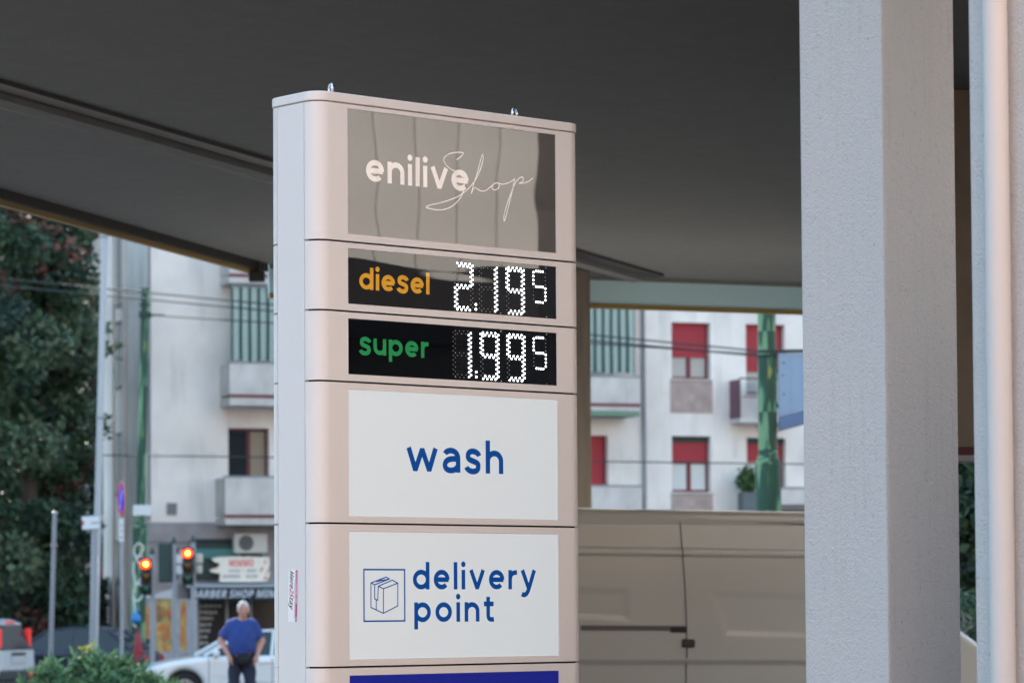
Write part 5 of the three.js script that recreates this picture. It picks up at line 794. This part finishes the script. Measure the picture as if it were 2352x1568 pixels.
// ---------------------------------------------------------------- unseen street front behind camera: mirrored wall, blocks added for bounce and dark
{
  const tx = Math.atan2(0.88, 0.47), o = [24, 0, -9.85];
  const t = thing('unseen_building', 'pale panelled building across the street behind the price sign', 'building', o, 0); t.rotation.y = -Math.PI / 2 - 0.49;   // local x runs back past the camera
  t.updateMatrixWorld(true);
  part(t, 'darkened_ground_floor', bx(0, 13, 0, 5.53, -10, 0), M([0.018, 0.018, 0.02], 0.9), 'near black ground floor added for the dark lower part of the mirrored view');  // storey coloured near black so the mirrored view darkens below the cladding
  part(t, 'upper_wall', bx(0.02, 13, 5.532, 24, -10, -0.06), M([0.12, 0.11, 0.10], 0.9));
  const pm = M([0.82, 0.81, 0.77], 0.8, { map: rep(mottleTex, 0.1) }); const PWD = 0.5, n = 26;
  const pan = bx(0.006, PWD - 0.008, 5.55, 23.9, -0.058, 0);
  for (let i = 0; i < n; i++) { const m = part(t, 'cladding_panel', pan, pm); m.position.x = i * PWD; }
}

{ // added unseen block, salmon so it bounces warm sun onto the sign front
  const t = thing('apartment_building', 'added unseen salmon block that bounces warm sun onto the price sign', 'building', [19, 0, 2.0], -Math.PI + 0.56);
  part(t, 'wall', bx(0, 30, 0, 26, -11, 0), M([0.86, 0.64, 0.53], 0.9, { map: rep(stainTex, 0.15) })); part(t, 'roof', bx(-0.3, 30.3, 26.002, 26.4, -11.3, 0.4), mat.maroon);
  for (let f = 0; f < 7; f++) for (let i = 0; i < 6; i++) { const x = 1.9 + i * 5, y = 1.2 + f * 3.3, w = part(t, 'window', bx(x, x + 1.2, y, y + 1.7, 0.002, 0.06), mat.white); part(w, 'pane', bx(x + 0.1, x + 1.1, y + 0.1, y + 1.6, 0.062, 0.07), mat.glass); }
}
{ // added unseen cream block, a sunlit reflector for the white facade
  const t = thing('apartment_building', 'added unseen cream block that bounces sun onto the white facade', 'building', [33.5, 0, -27.5], Math.PI / 2 - 0.49); part(t, 'wall', bx(0, 34, 0, 22, 0, 10), M([0.80, 0.70, 0.58], 0.9, { map: rep(stainTex, 0.15) })); part(t, 'roof', bx(-0.3, 34.3, 22.002, 22.4, -0.4, 10.3), mat.maroon);
  for (let f = 0; f < 6; f++) for (let i = 0; i < 7; i++) { const x = 1.9 + i * 4.6, y = 1.2 + f * 3.4, w = part(t, 'window', bx(x, x + 1.2, y, y + 1.7, -0.06, -0.002), mat.white); part(w, 'pane', bx(x + 0.1, x + 1.1, y + 0.1, y + 1.6, -0.07, -0.062), mat.glass); }
}
{ // added unseen dark block, hides bright sky past the mirrored wall
  const t = thing('unseen_building', 'added unseen dark block that keeps bright sky out of the mirrored view', 'building', [47.5, 0, -13]); part(t, 'frame', bx(-12, 12, 0, 26, -12, 12), M([0.05, 0.05, 0.055], 0.9)); for (let f = 0; f < 7; f++) part(t, 'cladding_band', bx(-12.06, -12.002, 1 + f * 3.5, 3.4 + f * 3.5, -11.8, 11.8), M([0.03, 0.03, 0.035], 0.85));
}
{ // added unseen shop right of the pillars, keeps light off their shaded face
  const t = thing('added_shop_block', 'added unseen shop block that keeps light off the shaded pillar face', 'shop', [0, 0, 0]); part(t, 'wall', bx(3.5, 9.5, 0, 3.0, -19.6, -5), M([0.08, 0.075, 0.07], 0.8)); part(t, 'roof', bx(3.4, 9.6, 3.002, 3.12, -13.2, -4.9), mat.black); part(t, 'added_rear_block', bx(3.45, 9.5, 3.002, CAMH + 3.295, -19.7, -13.3), mat.tan);
  for (let i = 0; i < 6; i++) { const z = -16.6 + i * 1.95; part(t, 'shop_window', bx(3.46, 3.498, 0.3, 2.7, z, z + 1.8), mat.glass); }
}
scene.traverse((o) => { if (o.isLight && o !== sun && o.shadow) o.castShadow = true; });
renderer.render(scene, camera);
